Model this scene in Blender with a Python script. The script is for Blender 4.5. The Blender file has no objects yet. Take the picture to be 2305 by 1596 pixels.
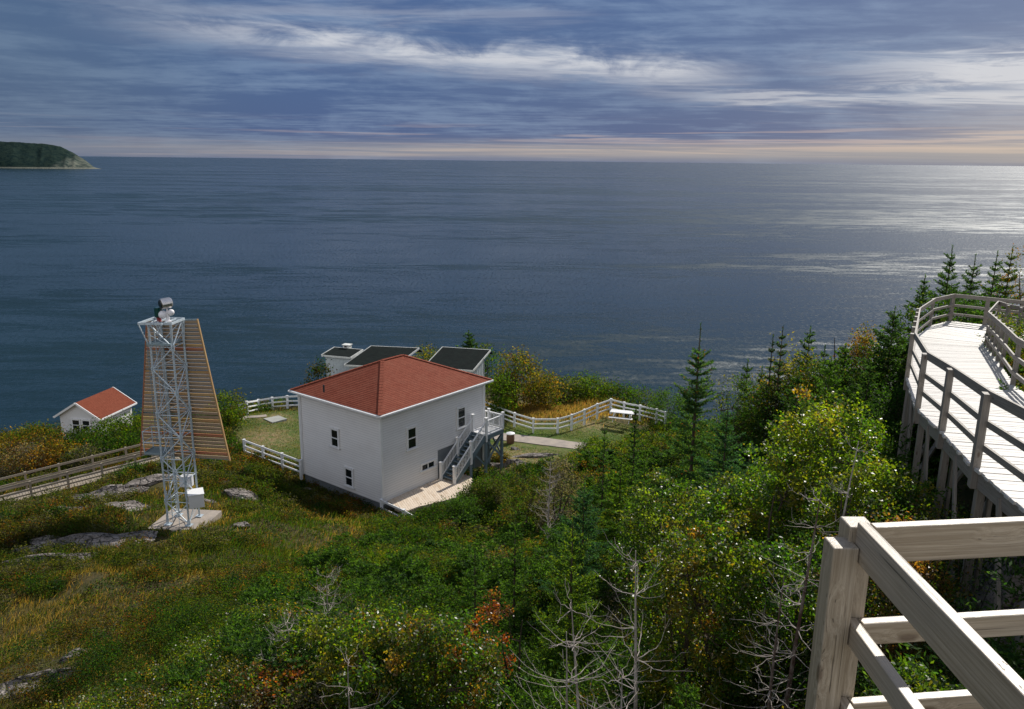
import bpy, math, random
import numpy as np
from mathutils import Vector
rng = np.random.default_rng(11)
random.seed(5)
PI = math.pi
col = bpy.context.scene.collection
# ------------------------------------------------------------------ camera
PITCH = math.atan(437/1793.0); ROLL = 0.0105; F = 1793.0; CX, CY = 1152.5, 798.0
f_ = np.array([0, math.cos(PITCH), -math.sin(PITCH)])
r0 = np.array([1.0, 0, 0]); u0 = np.array([0, math.sin(PITCH), math.cos(PITCH)])
r_ = math.cos(ROLL)*r0 + math.sin(ROLL)*u0
u_ = -math.sin(ROLL)*r0 + math.cos(ROLL)*u0
SEA = -50.0
def ray(px, py): return f_*F + r_*(px-CX) - u_*(py-CY)
def P(px, py, Y): d = ray(px, py); return d*(Y/d[1])
def PZ(px, py, z): d = ray(px, py); return d*(z/d[2])
def PS(px, py, a, b): d = ray(px, py); return d*(a/(d[2]-b*d[1]))
def proj(p):
    p = np.asarray(p, float); k = p@f_
    k = np.where(k < .3, np.nan, k)
    return CX + F*(p@r_)/k, CY - F*(p@u_)/k
cam = bpy.data.cameras.new('camera'); co = bpy.data.objects.new('camera', cam); col.objects.link(co)
cam.lens = 28; cam.sensor_width = 36; cam.clip_start = .1; cam.clip_end = 200000
from mathutils import Matrix
co.matrix_world = Matrix(((r_[0], u_[0], -f_[0], 0), (r_[1], u_[1], -f_[1], 0), (r_[2], u_[2], -f_[2], 0), (0, 0, 0, 1)))
bpy.context.scene.camera = co
# ------------------------------------------------------------------ node helper
class NT:
    def __init__(s, tree): s.t = tree; s.n = tree.nodes; s.l = tree.links; s.n.clear()
    def node(s, kind, ins=None, **kw):
        n = s.n.new(kind)
        for k, v in kw.items(): setattr(n, k, v)
        if ins:
            for k, v in ins.items():
                sock = n.inputs[k]
                if isinstance(v, bpy.types.NodeSocket): s.l.new(v, sock)
                elif v is not None:
                    if sock.type == 'RGBA' and len(v) == 3: v = (*v, 1)
                    sock.default_value = v
        return n
    def m(s, op, a, b=0.0, c=None, clamp=False):
        ins = {0: a, 1: b}
        if c is not None: ins[2] = c
        n = s.node('ShaderNodeMath', ins, operation=op); n.use_clamp = clamp
        return n.outputs[0]
    def vm(s, op, a, b=None):
        n = s.node('ShaderNodeVectorMath', {0: a, 1: b}, operation=op)
        return n.outputs[0] if op != 'DOT_PRODUCT' else n.outputs['Value']
    def noise(s, vec, scale=1.0, detail=4.0, rough=.55, dist=0.0, out='Fac'):
        return s.node('ShaderNodeTexNoise', {'Vector': vec, 'Scale': scale, 'Detail': detail, 'Roughness': rough, 'Distortion': dist}).outputs[out]
    def mapr(s, v, a, b, c=0.0, d=1.0, smooth=True):
        n = s.node('ShaderNodeMapRange', {'Value': v, 'From Min': a, 'From Max': b, 'To Min': c, 'To Max': d})
        n.interpolation_type = 'SMOOTHSTEP' if smooth else 'LINEAR'
        return n.outputs[0]
    def mix(s, f, a, b, mode='MIX'):
        n = s.n.new('ShaderNodeMix'); n.data_type = 'RGBA'; n.blend_type = mode
        for k, v in ((0, f), (6, a), (7, b)):
            if isinstance(v, bpy.types.NodeSocket): s.l.new(v, n.inputs[k])
            else: n.inputs[k].default_value = (*v, 1) if isinstance(v, tuple) and len(v) == 3 else v
        return n.outputs[2]
    def scalev(s, v, k): return s.node('ShaderNodeVectorMath', {0: v, 1: k}, operation='MULTIPLY').outputs[0]
    def bump(s, h, strength=.5, dist=.02, normal=None):
        return s.node('ShaderNodeBump', {'Height': h, 'Strength': strength, 'Distance': dist, 'Normal': normal} if normal else {'Height': h, 'Strength': strength, 'Distance': dist}).outputs[0]
    def attr(s, name, out='Vector'): return s.node('ShaderNodeAttribute', attribute_name=name).outputs[out]
def newmat(name):
    m = bpy.data.materials.new(name); m.use_nodes = True
    return m, NT(m.node_tree)
def finish(nt, colr, rough=.7, normal=None, metal=0.0, spec=.5, **kw):
    ins = {'Base Color': colr, 'Roughness': rough, 'Metallic': metal, 'Specular IOR Level': spec}
    if normal is not None: ins['Normal'] = normal
    b = nt.node('ShaderNodeBsdfPrincipled', ins)
    for k, v in kw.items(): b.inputs[k.replace('_', ' ')].default_value = v
    nt.node('ShaderNodeOutputMaterial', {'Surface': b.outputs[0]})
    return b
M = {}
def wood(name, c1, c2, c3, rough=.6, knots=True, grain=1.0, spec=.4):
    m, nt = newmat(name); g = nt.attr('uvw')
    kv = nt.node('ShaderNodeTexVoronoi', {'Vector': nt.scalev(g, (3.0, 8, 8)), 'Scale': 1.0}).outputs['Distance']
    warp = nt.m('MULTIPLY', nt.mapr(kv, 0, .45, 1, 0), .035 if knots else 0.0)
    g2 = nt.vm('ADD', g, nt.node('ShaderNodeCombineXYZ', {0: 0.0, 1: warp, 2: warp}).outputs[0])
    lo = nt.noise(nt.scalev(g2, (1.6*grain, 75*grain, 75*grain)), 1, 6, .7, .5)
    fi = nt.noise(nt.scalev(g2, (5*grain, 330*grain, 330*grain)), 1, 3, .6)
    ck = nt.noise(nt.scalev(g2, (.9*grain, 120*grain, 120*grain)), 1, 2, .5)
    bl = nt.noise(nt.scalev(g, (1.0, 3.0, 3.0)), 1, 3, .5)
    c = nt.mix(nt.mapr(lo, .35, .68), c1, c2)
    c = nt.mix(nt.mapr(bl, .45, .75, 0, .55), c, c3)
    c = nt.mix(nt.mapr(fi, .52, .75, 0, .5), c, tuple(x*.45 for x in c1))
    if knots:
        c = nt.mix(nt.mapr(kv, .06, .17, .75, 0), c, (.10, .06, .038))
    c = nt.mix(nt.mapr(ck, .67, .72, 0, .8), c, tuple(x*.22 for x in c1))
    h = nt.m('SUBTRACT', nt.m('ADD', lo, nt.m('MULTIPLY', fi, .5)), nt.mapr(ck, .66, .72, 0, 1.2))
    finish(nt, c, rough, nt.bump(h, .35, .004), spec=spec); M[name] = m
def paint(name, c, rough=.55, dirt=.12, scale=2.0, metal=0, spec=.5):
    m, nt = newmat(name); p = nt.node('ShaderNodeTexCoord').outputs['Object']
    n1 = nt.noise(p, scale, 6, .65); n2 = nt.noise(p, scale*9, 3, .6)
    cc = nt.mix(nt.mapr(n1, .4, .75, 0, dirt*2), c, tuple(x*.62 for x in c))
    cc = nt.mix(nt.mapr(n2, .5, .8, 0, dirt), cc, tuple(x*.7 for x in c))
    finish(nt, cc, rough, nt.bump(n2, .15, .004), metal, spec); M[name] = m
wood('near_wood', (.29, .235, .165), (.47, .40, .305), (.34, .31, .275), rough=.42, spec=.8)
wood('deck_wood', (.50, .475, .44), (.68, .65, .61), (.54, .52, .49), rough=.45, knots=False, spec=.6)
wood('grey_wood', (.19, .165, .14), (.31, .28, .24), (.24, .22, .20))
wood('ramp_wood', (.25, .205, .15), (.42, .36, .28), (.30, .27, .235))
wood('pale_boards', (.62, .50, .38), (.78, .68, .56), (.45, .31, .19), knots=False)
wood('dark_timber', (.10, .08, .065), (.17, .14, .12), (.12, .10, .09))
wood('slat_wood', (.24, .17, .11), (.40, .30, .20), (.30, .19, .11), knots=False)
wood('slat_red', (.30, .10, .05), (.40, .16, .08), (.34, .20, .11), knots=False)
wood('slat_cream', (.34, .20, .08), (.52, .36, .17), (.34, .12, .05), knots=False)
paint('white', (.80, .80, .80), dirt=.10)
paint('siding', (.74, .735, .74), dirt=.07, scale=.9)
paint('fence_white', (.78, .79, .80), dirt=.12)
paint('blue_grey', (.15, .20, .23), dirt=.15)
paint('tread_grey', (.10, .14, .17), dirt=.15)
paint('foundation', (.17, .19, .21), dirt=.25)
paint('shed_white', (.62, .68, .70), dirt=.2)
paint('shed_trim', (.75, .76, .72), dirt=.3, scale=5)
paint('galv', (.56, .64, .70), rough=.35, dirt=.4, scale=6, metal=.1)
paint('galv_dark', (.25, .33, .37), rough=.5, dirt=.3, scale=6, metal=.2)
paint('slab_grey', (.40, .40, .36), dirt=.25)
paint('box_grey', (.66, .66, .67), dirt=.08)
paint('lamp_metal', (.62, .60, .60), rough=.22, dirt=.15, scale=8, metal=.8)
paint('lamp_white', (.82, .80, .82), rough=.3, dirt=.08)
paint('lamp_red', (.25, .03, .03), rough=.5, dirt=.2)
paint('pipe_dark', (.03, .03, .035), dirt=.2)
paint('brown_barrel', (.16, .08, .05), dirt=.3)
def simple(name, c, rough, **kw):
    m, nt = newmat(name); p = nt.node('ShaderNodeTexCoord').outputs['Object']
    n1 = nt.noise(p, 3, 3)
    finish(nt, nt.mix(n1, c, tuple(x*.8 for x in c)), rough, **kw); M[name] = m
simple('glass', (.012, .016, .018), .06, spec=.8)
simple('green_glass', (.005, .055, .05), .08, spec=.7)
simple('dark_lens', (.02, .022, .02), .12, spec=.7)
def shingle(name, a, b, c):
    m, nt = newmat(name); g = nt.attr('uvw')
    br = nt.node('ShaderNodeTexBrick', {'Vector': g, 'Color1': a, 'Color2': b, 'Mortar': tuple(x*.45 for x in a), 'Scale': 1.0, 'Mortar Size': .006, 'Brick Width': .30, 'Row Height': .14})
    n = nt.noise(g, 1.3, 4); n2 = nt.noise(g, 90, 2, .7)
    cc = nt.mix(nt.mapr(n, .4, .7, 0, .5), br.outputs['Color'], c)
    cc = nt.mix(nt.mapr(n2, .45, .7, 0, .35), cc, tuple(min(1, x*1.8) for x in b))
    finish(nt, cc, .85, nt.bump(n2, .3, .004), spec=.12); M[name] = m
shingle('red_shingle', (.180, .045, .026), (.225, .064, .038), (.21, .072, .045))
shingle('boathouse_shingle', (.165, .042, .022), (.20, .055, .03), (.185, .055, .03))
shingle('black_shingle', (.006, .010, .010), (.014, .019, .017), (.012, .022, .019))
m, nt = newmat('clapboard'); p = nt.node('ShaderNodeTexCoord').outputs['Object']
n1 = nt.noise(p, .8, 6, .65); n2 = nt.noise(nt.scalev(p, (1, 1, 6)), 3, 4, .6)
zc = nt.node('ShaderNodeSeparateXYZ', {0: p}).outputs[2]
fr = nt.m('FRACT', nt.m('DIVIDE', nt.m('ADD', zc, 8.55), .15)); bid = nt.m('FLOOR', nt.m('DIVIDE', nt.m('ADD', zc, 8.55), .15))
wn = nt.node('ShaderNodeTexWhiteNoise', {'Vector': nt.node('ShaderNodeCombineXYZ', {0: bid, 1: 0.0, 2: 0.0}).outputs[0]}).outputs['Value']
c = nt.mix(nt.mapr(n1, .4, .72, 0, .35), (.78, .77, .765), (.66, .64, .63)); c = nt.mix(nt.mapr(n2, .55, .75, 0, .25), c, (.52, .50, .48))
c = nt.mix(nt.m('MULTIPLY', wn, .12), c, (.55, .54, .54)); c = nt.mix(nt.mapr(fr, .72, .90, 0, .42), c, (.36, .355, .37))  # dark band per board: lap shadow and dirt painted into the colour
finish(nt, c, .6, nt.bump(n2, .2, .004)); M['clapboard'] = m
m, nt = newmat('concrete'); p = nt.node('ShaderNodeTexCoord').outputs['Object']
n1 = nt.noise(p, 1.5, 6, .65); n2 = nt.noise(p, 40, 3)
finish(nt, nt.mix(nt.mapr(n2, .4, .7, 0, .4), nt.mix(nt.mapr(n1, .35, .7), (.42, .36, .30), (.30, .265, .235)), (.22, .19, .17)), .9, nt.bump(n2, .4, .005), spec=.2); M['concrete'] = m
m, nt = newmat('rock'); p = nt.node('ShaderNodeTexCoord').outputs['Object']
n1 = nt.noise(p, 1.1, 7, .68); n2 = nt.noise(nt.scalev(p, (1, 1, 3.5)), 4.5, 6, .7, .4); n3 = nt.noise(p, 11, 4, .7)
v = nt.node('ShaderNodeTexVoronoi', {'Vector': nt.vm('ADD', nt.scalev(p, (1, 1.3, 2.5)), nt.node('ShaderNodeTexNoise', {'Vector': p, 'Scale': 1.5}).outputs['Color']), 'Scale': 1.6}, feature='DISTANCE_TO_EDGE').outputs['Distance']
c = nt.mix(nt.mapr(n1, .38, .66), (.16, .14, .125), (.40, .355, .33))
c = nt.mix(nt.mapr(n3, .52, .62, 0, .85), c, (.05, .05, .04))
c = nt.mix(nt.mapr(n2, .6, .72, 0, .6), c, (.42, .37, .32))
c = nt.mix(nt.mapr(v, .0, .06, .95, 0), c, (.02, .02, .018))
h = nt.m('ADD', nt.m('ADD', n2, nt.m('MULTIPLY', n3, .5)), nt.mapr(v, 0, .09, -.6, 0))
finish(nt, c, .9, nt.bump(h, .8, .12), spec=.25); M['rock'] = m
# leaf materials
def leafmat(name, rough, trans, spec=.5, back=.6, thru=(2.6, 2.7, .9)):
    # a leaf passes more yellow green light than it reflects
    m, nt = newmat(name); c = nt.attr('col', 'Color')
    b = nt.node('ShaderNodeBsdfPrincipled', {'Base Color': nt.mix(1.0, c, (back, back, back), 'MULTIPLY'), 'Roughness': rough, 'Specular IOR Level': spec})
    t = nt.node('ShaderNodeBsdfTranslucent', {'Color': nt.mix(1.0, c, thru, 'MULTIPLY')})
    s = nt.node('ShaderNodeMixShader', {0: trans, 1: b.outputs[0], 2: t.outputs[0]})
    nt.node('ShaderNodeOutputMaterial', {'Surface': s.outputs[0]}); M[name] = m
leafmat('leaf', .36, .5, .5, .6, (2.5, 2.45, .8))
leafmat('leaf_far', .6, .5, .10, .6, (2.1, 2.05, .8))
leafmat('needle', .6, .45, .1, .7, (2.4, 2.35, 1.0))
leafmat('grass_blade', .6, .45, .12, .7, (2.3, 2.05, .9))
m, nt = newmat('bark'); p = nt.node('ShaderNodeTexCoord').outputs['Object']
n1 = nt.noise(nt.scalev(p, (12, 12, 2)), 1, 5, .7)
finish(nt, nt.mix(nt.mapr(n1, .35, .65), (.055, .04, .03), (.12, .09, .07)), .9, nt.bump(n1, .5, .01), spec=.2); M['bark'] = m
m, nt = newmat('dead_bark'); p = nt.node('ShaderNodeTexCoord').outputs['Object']
n1 = nt.noise(nt.scalev(p, (9, 9, 5)), 1, 5, .7)
finish(nt, nt.mix(nt.mapr(n1, .38, .66), (.30, .25, .21), (.52, .46, .41)), .8, nt.bump(n1, .4, .006), spec=.3); M['dead_bark'] = m
m, nt = newmat('brown_bark'); p = nt.node('ShaderNodeTexCoord').outputs['Object']
n1 = nt.noise(nt.scalev(p, (9, 9, 5)), 1, 5, .7)
finish(nt, nt.mix(nt.mapr(n1, .38, .66), (.09, .05, .035), (.24, .19, .16)), .85, nt.bump(n1, .4, .006), spec=.25); M['brown_bark'] = m
# ------------------------------------------------------------------ object helpers
def tag(o, label=None, cat=None, group=None, kind=None):
    if label: o['label'] = label
    if cat: o['category'] = cat
    if group: o['group'] = group
    if kind: o['kind'] = kind
    return o
ORG = {}
def thing(name, loc, label, cat, group=None):
    o = bpy.data.objects.new(name, None); col.objects.link(o); o.location = [float(v) for v in loc]
    o.empty_display_size = .3; ORG[o.name] = np.array(o.location); return tag(o, label, cat, group)
def link(name, me, mat, parent=None, org=None, mats=None):
    o = bpy.data.objects.new(name, me)
    for mm in (mats or [mat]): me.materials.append(M[mm] if isinstance(mm, str) else mm)
    col.objects.link(o)
    if parent is not None: o.parent = parent; ORG[o.name] = ORG[parent.name]
    else: o.location = [float(v) for v in org]; ORG[o.name] = np.array(org, float)
    return o
class MB:
    def __init__(s): s.v = []; s.f = []; s.g = []; s.mi = []; s.n = 0
    def add(s, v, fs, g, mi=0):
        s.v.append(np.asarray(v, float)); s.g.append(np.asarray(g, float))
        s.f += [tuple(i+s.n for i in fc) for fc in fs]; s.mi += [mi]*len(fs); s.n += len(v); return s
    def hexa(s, a, b, mi=0):           # two rings of four, a -> b along the length
        a = np.asarray(a, float); b = np.asarray(b, float)
        L = np.linalg.norm(b.mean(0)-a.mean(0)); w = np.linalg.norm(a[1]-a[0]); h = np.linalg.norm(a[3]-a[0])
        o = rng.random(3)*40
        q = np.array([[0, 0, 0], [0, w, 0], [0, w, h], [0, 0, h]]); q2 = q+np.array([L, 0, 0])
        return s.add(np.vstack([a, b]), [(3, 2, 1, 0), (4, 5, 6, 7), (0, 1, 5, 4), (1, 2, 6, 5), (2, 3, 7, 6), (3, 0, 4, 7)], np.vstack([q, q2])+o, mi)
    def beam(s, p0, p1, w, h, up=(0, 0, 1), mi=0):    # w across, h along up
        p0 = np.asarray(p0, float); p1 = np.asarray(p1, float); d = p1-p0; d /= np.linalg.norm(d)
        up = np.asarray(up, float)
        if abs(d@up) > .99: up = np.array([0, 1.0, 0])
        x = np.cross(d, up); x /= np.linalg.norm(x); z = np.cross(x, d)
        ring = lambda p: [p-x*w/2-z*h/2, p+x*w/2-z*h/2, p+x*w/2+z*h/2, p-x*w/2+z*h/2]
        return s.hexa(ring(p0), ring(p1), mi)
    def post(s, p, w, h, d=None, ex=(1, 0), mi=0):   # vertical box from base p
        d = d or w; e = np.array([ex[0], ex[1], 0.0]); e /= np.linalg.norm(e); n = np.array([-e[1], e[0], 0])
        p = np.asarray(p, float)
        ring = lambda q: [q-e*w/2-n*d/2, q+e*w/2-n*d/2, q+e*w/2+n*d/2, q-e*w/2+n*d/2]
        return s.hexa(ring(p), ring(p+np.array([0, 0, h])), mi)
    def box(s, c, sx, sy, sz, ex=(1, 0), mi=0):      # centred box, long side along ex
        e = np.array([ex[0], ex[1], 0.0]); e /= np.linalg.norm(e); c = np.asarray(c, float)
        return s.beam(c-e*sx/2, c+e*sx/2, sy, sz, mi=mi)
    def tube(s, pts, r, n=6, mi=0, cap=True):
        pts = np.asarray(pts, float); r = np.broadcast_to(np.asarray(r, float), (len(pts),))
        t = np.gradient(pts, axis=0) if len(pts) > 1 else np.array([[0, 0, 1.0]]); V = []; G = []
        t = t/np.maximum(np.linalg.norm(t, axis=1, keepdims=True), 1e-9)
        ref = np.array([0, 0, 1.0]) if abs(t[0][2]) < .9 else np.array([1.0, 0, 0])
        L = 0; o = rng.random()*30; ang = np.arange(n)*2*PI/n
        for i in range(len(pts)):
            x = np.cross(t[i], ref); x /= max(np.linalg.norm(x), 1e-9); y = np.cross(t[i], x)
            if i: L += np.linalg.norm(pts[i]-pts[i-1])
            V.append(pts[i]+r[i]*(np.cos(ang)[:, None]*x+np.sin(ang)[:, None]*y))
            G.append(np.stack([np.full(n, L+o), np.cos(ang)*r[i], np.sin(ang)*r[i]], 1))
        F_ = [(i*n+j, i*n+(j+1) % n, (i+1)*n+(j+1) % n, (i+1)*n+j) for i in range(len(pts)-1) for j in range(n)]
        if cap: F_ += [tuple(range(n))[::-1], tuple((len(pts)-1)*n+j for j in range(n))]
        return s.add(np.vstack(V), F_, np.vstack(G), mi)
    def quad(s, q, g=None, mi=0):
        q = np.asarray(q, float)
        if g is None: g = q
        return s.add(q, [tuple(range(len(q)))], g, mi)
    def build(s, name, mat, parent=None, org=None, smooth=False, mats=None, bevel=0):
        if not s.v: return None
        V = np.vstack(s.v); o = ORG[parent.name] if parent is not None else np.asarray(org, float)
        me = bpy.data.meshes.new(name); me.from_pydata((V-o).tolist(), [], s.f); me.update()
        a = me.attributes.new('uvw', 'FLOAT_VECTOR', 'POINT'); a.data.foreach_set('vector', np.vstack(s.g).astype(np.float32).ravel())
        if len(set(s.mi)) > 1: me.polygons.foreach_set('material_index', s.mi)
        if smooth: me.polygons.foreach_set('use_smooth', [True]*len(me.polygons))
        ob = link(name, me, mat, parent, o, mats)
        if bevel:
            b = ob.modifiers.new('bevel', 'BEVEL'); b.width = bevel; b.segments = 2; b.limit_method = 'ANGLE'
        return ob
class Soup:                                      # many small leaf quads
    def __init__(s): s.v = []; s.c = []
    def add(s, v, c):
        if len(v): s.v.append(v.astype(np.float32)); s.c.append(c.astype(np.float32))
    def build(s, name, mat, parent=None, org=(0, 0, 0)):
        V = np.concatenate(s.v); C = np.concatenate(s.c); n = len(V); o = ORG[parent.name] if parent is not None else np.asarray(org, float)
        me = bpy.data.meshes.new(name)
        me.vertices.add(n*4); me.vertices.foreach_set('co', (V.reshape(-1, 3)-o.astype(np.float32)).ravel())
        me.loops.add(n*4); me.loops.foreach_set('vertex_index', np.arange(n*4, dtype=np.int32))
        me.polygons.add(n); me.polygons.foreach_set('loop_start', np.arange(0, n*4, 4, dtype=np.int32))
        me.update(calc_edges=True)
        a = me.attributes.new('col', 'FLOAT_COLOR', 'FACE'); a.data.foreach_set('color', np.concatenate([C, np.ones((n, 1), np.float32)], 1).ravel())
        return link(name, me, mat, parent, o)
def unit(v): return v/np.maximum(np.linalg.norm(v, axis=-1, keepdims=True), 1e-9)
def leafquads(c, L, W, d=None, nrm=None, fold=.18):
    n = len(c)
    if nrm is None: nrm = rng.normal(size=(n, 3)); nrm[:, 2] = np.abs(nrm[:, 2])+.35
    nrm = unit(nrm)
    if d is None: d = rng.normal(size=(n, 3))
    d = unit(d-(d*nrm).sum(1, keepdims=True)*nrm); b = np.cross(nrm, d)
    L = np.broadcast_to(L, (n,))[:, None]; W = np.broadcast_to(W, (n,))[:, None]
    up = nrm*W*fold
    return np.stack([c-d*L/2, c+b*W/2+up-d*L*.05, c+d*L/2, c-b*W/2+up-d*L*.05], 1)
PAL = dict(green=(.046, .110, .009), lime=(.130, .185, .010), dark=(.018, .052, .010), olive=(.085, .092, .014), amber=(.28, .17, .035), orange=(.27, .12, .02),
           rust=(.26, .06, .015), yellow=(.26, .20, .03), blue=(.038, .105, .055), grey=(.17, .15, .13), brown=(.11, .07, .03), spruce=(.038, .085, .024), tan=(.30, .20, .08), straw=(.26, .205, .075), fir=(.070, .135, .026))
def pick(n, pal, jit=.22):
    names = list(pal.keys()); w = np.array([pal[k] for k in names], float); w /= w.sum()
    c = np.array([PAL[k] for k in names])[rng.choice(len(names), n, p=w)]
    return c*(1+rng.normal(size=(n, 1))*jit).clip(.4, 1.8)*(1+rng.normal(size=(n, 3))*.06)
# ------------------------------------------------------------------ terrain
CT = []
def cp(px, py, Y): CT.append(P(px, py, Y))
for a in [(0, 1596, 15), (0, 1400, 20.5), (300, 1596, 12.5), (600, 1596, 11.5), (600, 1400, 17), (0, 1250, 28), (300, 1400, 20), (250, 1250, 28), (450, 1300, 25), (700, 1300, 24),
          (410, 1205, 33), (330, 1205, 32.4), (498, 1165, 34.5), (600, 1160, 36), (700, 1180, 36), (0, 1200, 31), (150, 1150, 35), (250, 1110, 38), (450, 1080, 42), (350, 1060, 43.5), (0, 1160, 38.5), (100, 1135, 39.5),
          (551, 1025, 50.5), (865, 1155, 43.2), (620, 1050, 49), (680, 1080, 47.5), (600, 960, 56), (615, 924, 61.5), (540, 935, 59.5), (670, 920, 61.5), (480, 1000, 53), (760, 1120, 45)]: cp(*a)
for a in [(0, 0, -3.6), (0, -10, -2.5), (12, -4, -3), (25, 0, -3.5), (-12, -3, -7.5), (-30, 0, -12), (-45, 20, -17), (-45, 40, -20), (-5, 4, -6.5), (5, 4, -5.6), (0, 5.5, -7.4),
          (0, 9, -9.3), (4, 9, -8.8), (-4, 9, -9.4), (0, 15, -12.3), (4, 15, -11.5), (0, 22, -14.8), (5, 24, -13.2), (-4, 22, -14.5), (0, 30, -17), (-5, 30, -16.6), (0, 38, -19.2), (-4, 38.5, -19.3), (5, 34, -16.8), (3, 42, -19.6), (6, 44, -19.3),
          (6, 9.8, -6.6), (8, 13, -6.9), (10, 17, -7.3), (13, 24, -8.0), (16, 28, -8.2), (14, 12, -4.8), (20, 20, -5), (28, 26, -6.5), (18, 34, -9.8), (24, 34, -10), (30, 20, -4.5),
          (12, 30, -12), (10, 22, -10.5), (8, 18, -9.8), (14, 38, -15.5), (10, 45, -18.8), (14, 50, -19.8), (8, 52, -20.2), (2, 52, -20.3), (4, 60, -20.6), (9, 66, -21.2), (12, 60, -21), (0, 66, -20.8), (-6, 66, -20.6), (-12, 64, -20.4), (-14, 56, -20), (-5, 55, -20.2), (0, 74, -21.5),
          (-20, 66, -21.2), (-26, 60, -21), (-32, 52, -20.4), (-36, 60, -23.2), (-38, 68, -24.6), (-30, 66, -23.5), (-44, 56, -22), (-10, 50, -19.75), (-4, 47, -19.9), (-10, 46, -19.9)]: CT.append(np.array(a, float))
CT = np.array(CT)
def tpsk(r2): return np.where(r2 > 1e-9, .5*r2*np.log(np.maximum(r2, 1e-9)), 0)
n_ = len(CT); K_ = tpsk(((CT[:, None, :2]-CT[None, :, :2])**2).sum(2))+np.eye(n_)*2.0
Pm = np.hstack([np.ones((n_, 1)), CT[:, :2]]); A_ = np.block([[K_, Pm], [Pm.T, np.zeros((3, 3))]])
W_ = np.linalg.solve(A_, np.concatenate([CT[:, 2], np.zeros(3)]))
GX0, GX1, GY0, GY1, GS = -75.0, 60.0, -16.0, 96.0, .33
gx = np.arange(GX0, GX1, GS); gy = np.arange(GY0, GY1, GS); XX, YY = np.meshgrid(gx, gy); q = np.stack([XX.ravel(), YY.ravel()], 1)
Z = np.zeros(len(q))
for i in range(0, len(q), 20000):
    s_ = q[i:i+20000]; Z[i:i+20000] = tpsk(((s_[:, None]-CT[None, :, :2])**2).sum(2))@W_[:n_]+W_[n_]+s_@W_[n_+1:]
Z = Z.clip(-26, -1.5)
COAST = np.array([(-90, 25), (-70, 46), (-52, 60), (-44, 72), (-36, 76), (-31, 71), (-25, 68.5), (-19, 67), (-15, 74), (-6, 79), (3, 77), (9, 72), (13.5, 63), (17.5, 55), (21, 46), (25, 42), (32, 41), (45, 36), (70, 30)], float)
POLY = np.vstack([COAST, [(70, -40), (-90, -40)]])
def inpoly(x, y, poly):
    ins = np.zeros(np.shape(x), bool); n = len(poly)
    for i in range(n):
        (x1, y1), (x2, y2) = poly[i], poly[(i+1) % n]
        c = ((y1 > y) != (y2 > y)); ins ^= c & (x < (x2-x1)*(y-y1)/((y2-y1) if y2 != y1 else 1e-9)+x1)
    return ins
def segdist(x, y, line):
    d = np.full(np.shape(x), 1e9)
    for (x1, y1), (x2, y2) in zip(line[:-1], line[1:]):
        L2 = (x2-x1)**2+(y2-y1)**2; t = (((x-x1)*(x2-x1)+(y-y1)*(y2-y1))/L2).clip(0, 1)
        d = np.minimum(d, np.hypot(x-x1-t*(x2-x1), y-y1-t*(y2-y1)))
    return d
def vnoise(x, y, s, seed):
    r = np.random.default_rng(seed).random((64, 64)); x = np.asarray(x)/s; y = np.asarray(y)/s
    xi = np.floor(x).astype(int); yi = np.floor(y).astype(int); fx = x-xi; fy = y-yi; fx = fx*fx*(3-2*fx); fy = fy*fy*(3-2*fy)
    g = lambda a, b: r[a % 64, b % 64]
    return (g(xi, yi)*(1-fx)+g(xi+1, yi)*fx)*(1-fy)+(g(xi, yi+1)*(1-fx)+g(xi+1, yi+1)*fx)*fy-.5
land = inpoly(q[:, 0], q[:, 1], POLY); cd = segdist(q[:, 0], q[:, 1], COAST)
lawn_c = np.array([(-19, 52), (-14, 49), (-13, 56), (-4, 53), (3, 50.5), (9, 52), (12, 60), (8, 64), (0, 64.5), (-14, 62.5), (-21, 60), (-21, 55)], float)
lawn = inpoly(q[:, 0], q[:, 1], lawn_c)
rough_amt = np.where(lawn, .06, 1.0)
Z += rough_amt*(.80*vnoise(q[:, 0], q[:, 1], 4.1, 1)+.42*vnoise(q[:, 0], q[:, 1], 1.6, 2)+.18*vnoise(q[:, 0], q[:, 1], .7, 3))
out = ~land
Z = np.where(out, Z-np.minimum(cd*2.6, 45)+2.0*vnoise(q[:, 0], q[:, 1], 2.5, 4)*np.minimum(cd, 2), Z-.8*np.exp(-cd/1.5)*0)
Z = np.maximum(Z, SEA-4)
ZG = Z.reshape(XX.shape)
def gz(x, y):
    x = np.asarray(x, float); y = np.asarray(y, float)
    fx = ((x-GX0)/GS).clip(0, ZG.shape[1]-1.001); fy = ((y-GY0)/GS).clip(0, ZG.shape[0]-1.001)
    i = fx.astype(int); j = fy.astype(int); a = fx-i; b = fy-j
    return (ZG[j, i]*(1-a)+ZG[j, i+1]*a)*(1-b)+(ZG[j+1, i]*(1-a)+ZG[j+1, i+1]*a)*b
def G(px, py):                                   # where the line of sight meets the ground
    d = ray(px, py); d = d/d[1]; ys = np.arange(4, 95, .05); h = ys*d[2]-gz(ys*d[0], ys)
    k = np.argmax(h < 0)
    if h[k] >= 0: return d*90
    return np.array([ys[k]*d[0], ys[k], ys[k]*d[2]])
nx, ny = len(gx), len(gy)
me = bpy.data.meshes.new('ground'); idx = np.arange(nx*ny).reshape(ny, nx)
fq = np.stack([idx[:-1, :-1], idx[:-1, 1:], idx[1:, 1:], idx[1:, :-1]], -1).reshape(-1, 4)
me.vertices.add(nx*ny); me.vertices.foreach_set('co', np.stack([XX.ravel(), YY.ravel(), ZG.ravel()], 1).astype(np.float32).ravel())
me.loops.add(len(fq)*4); me.loops.foreach_set('vertex_index', fq.astype(np.int32).ravel())
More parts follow.
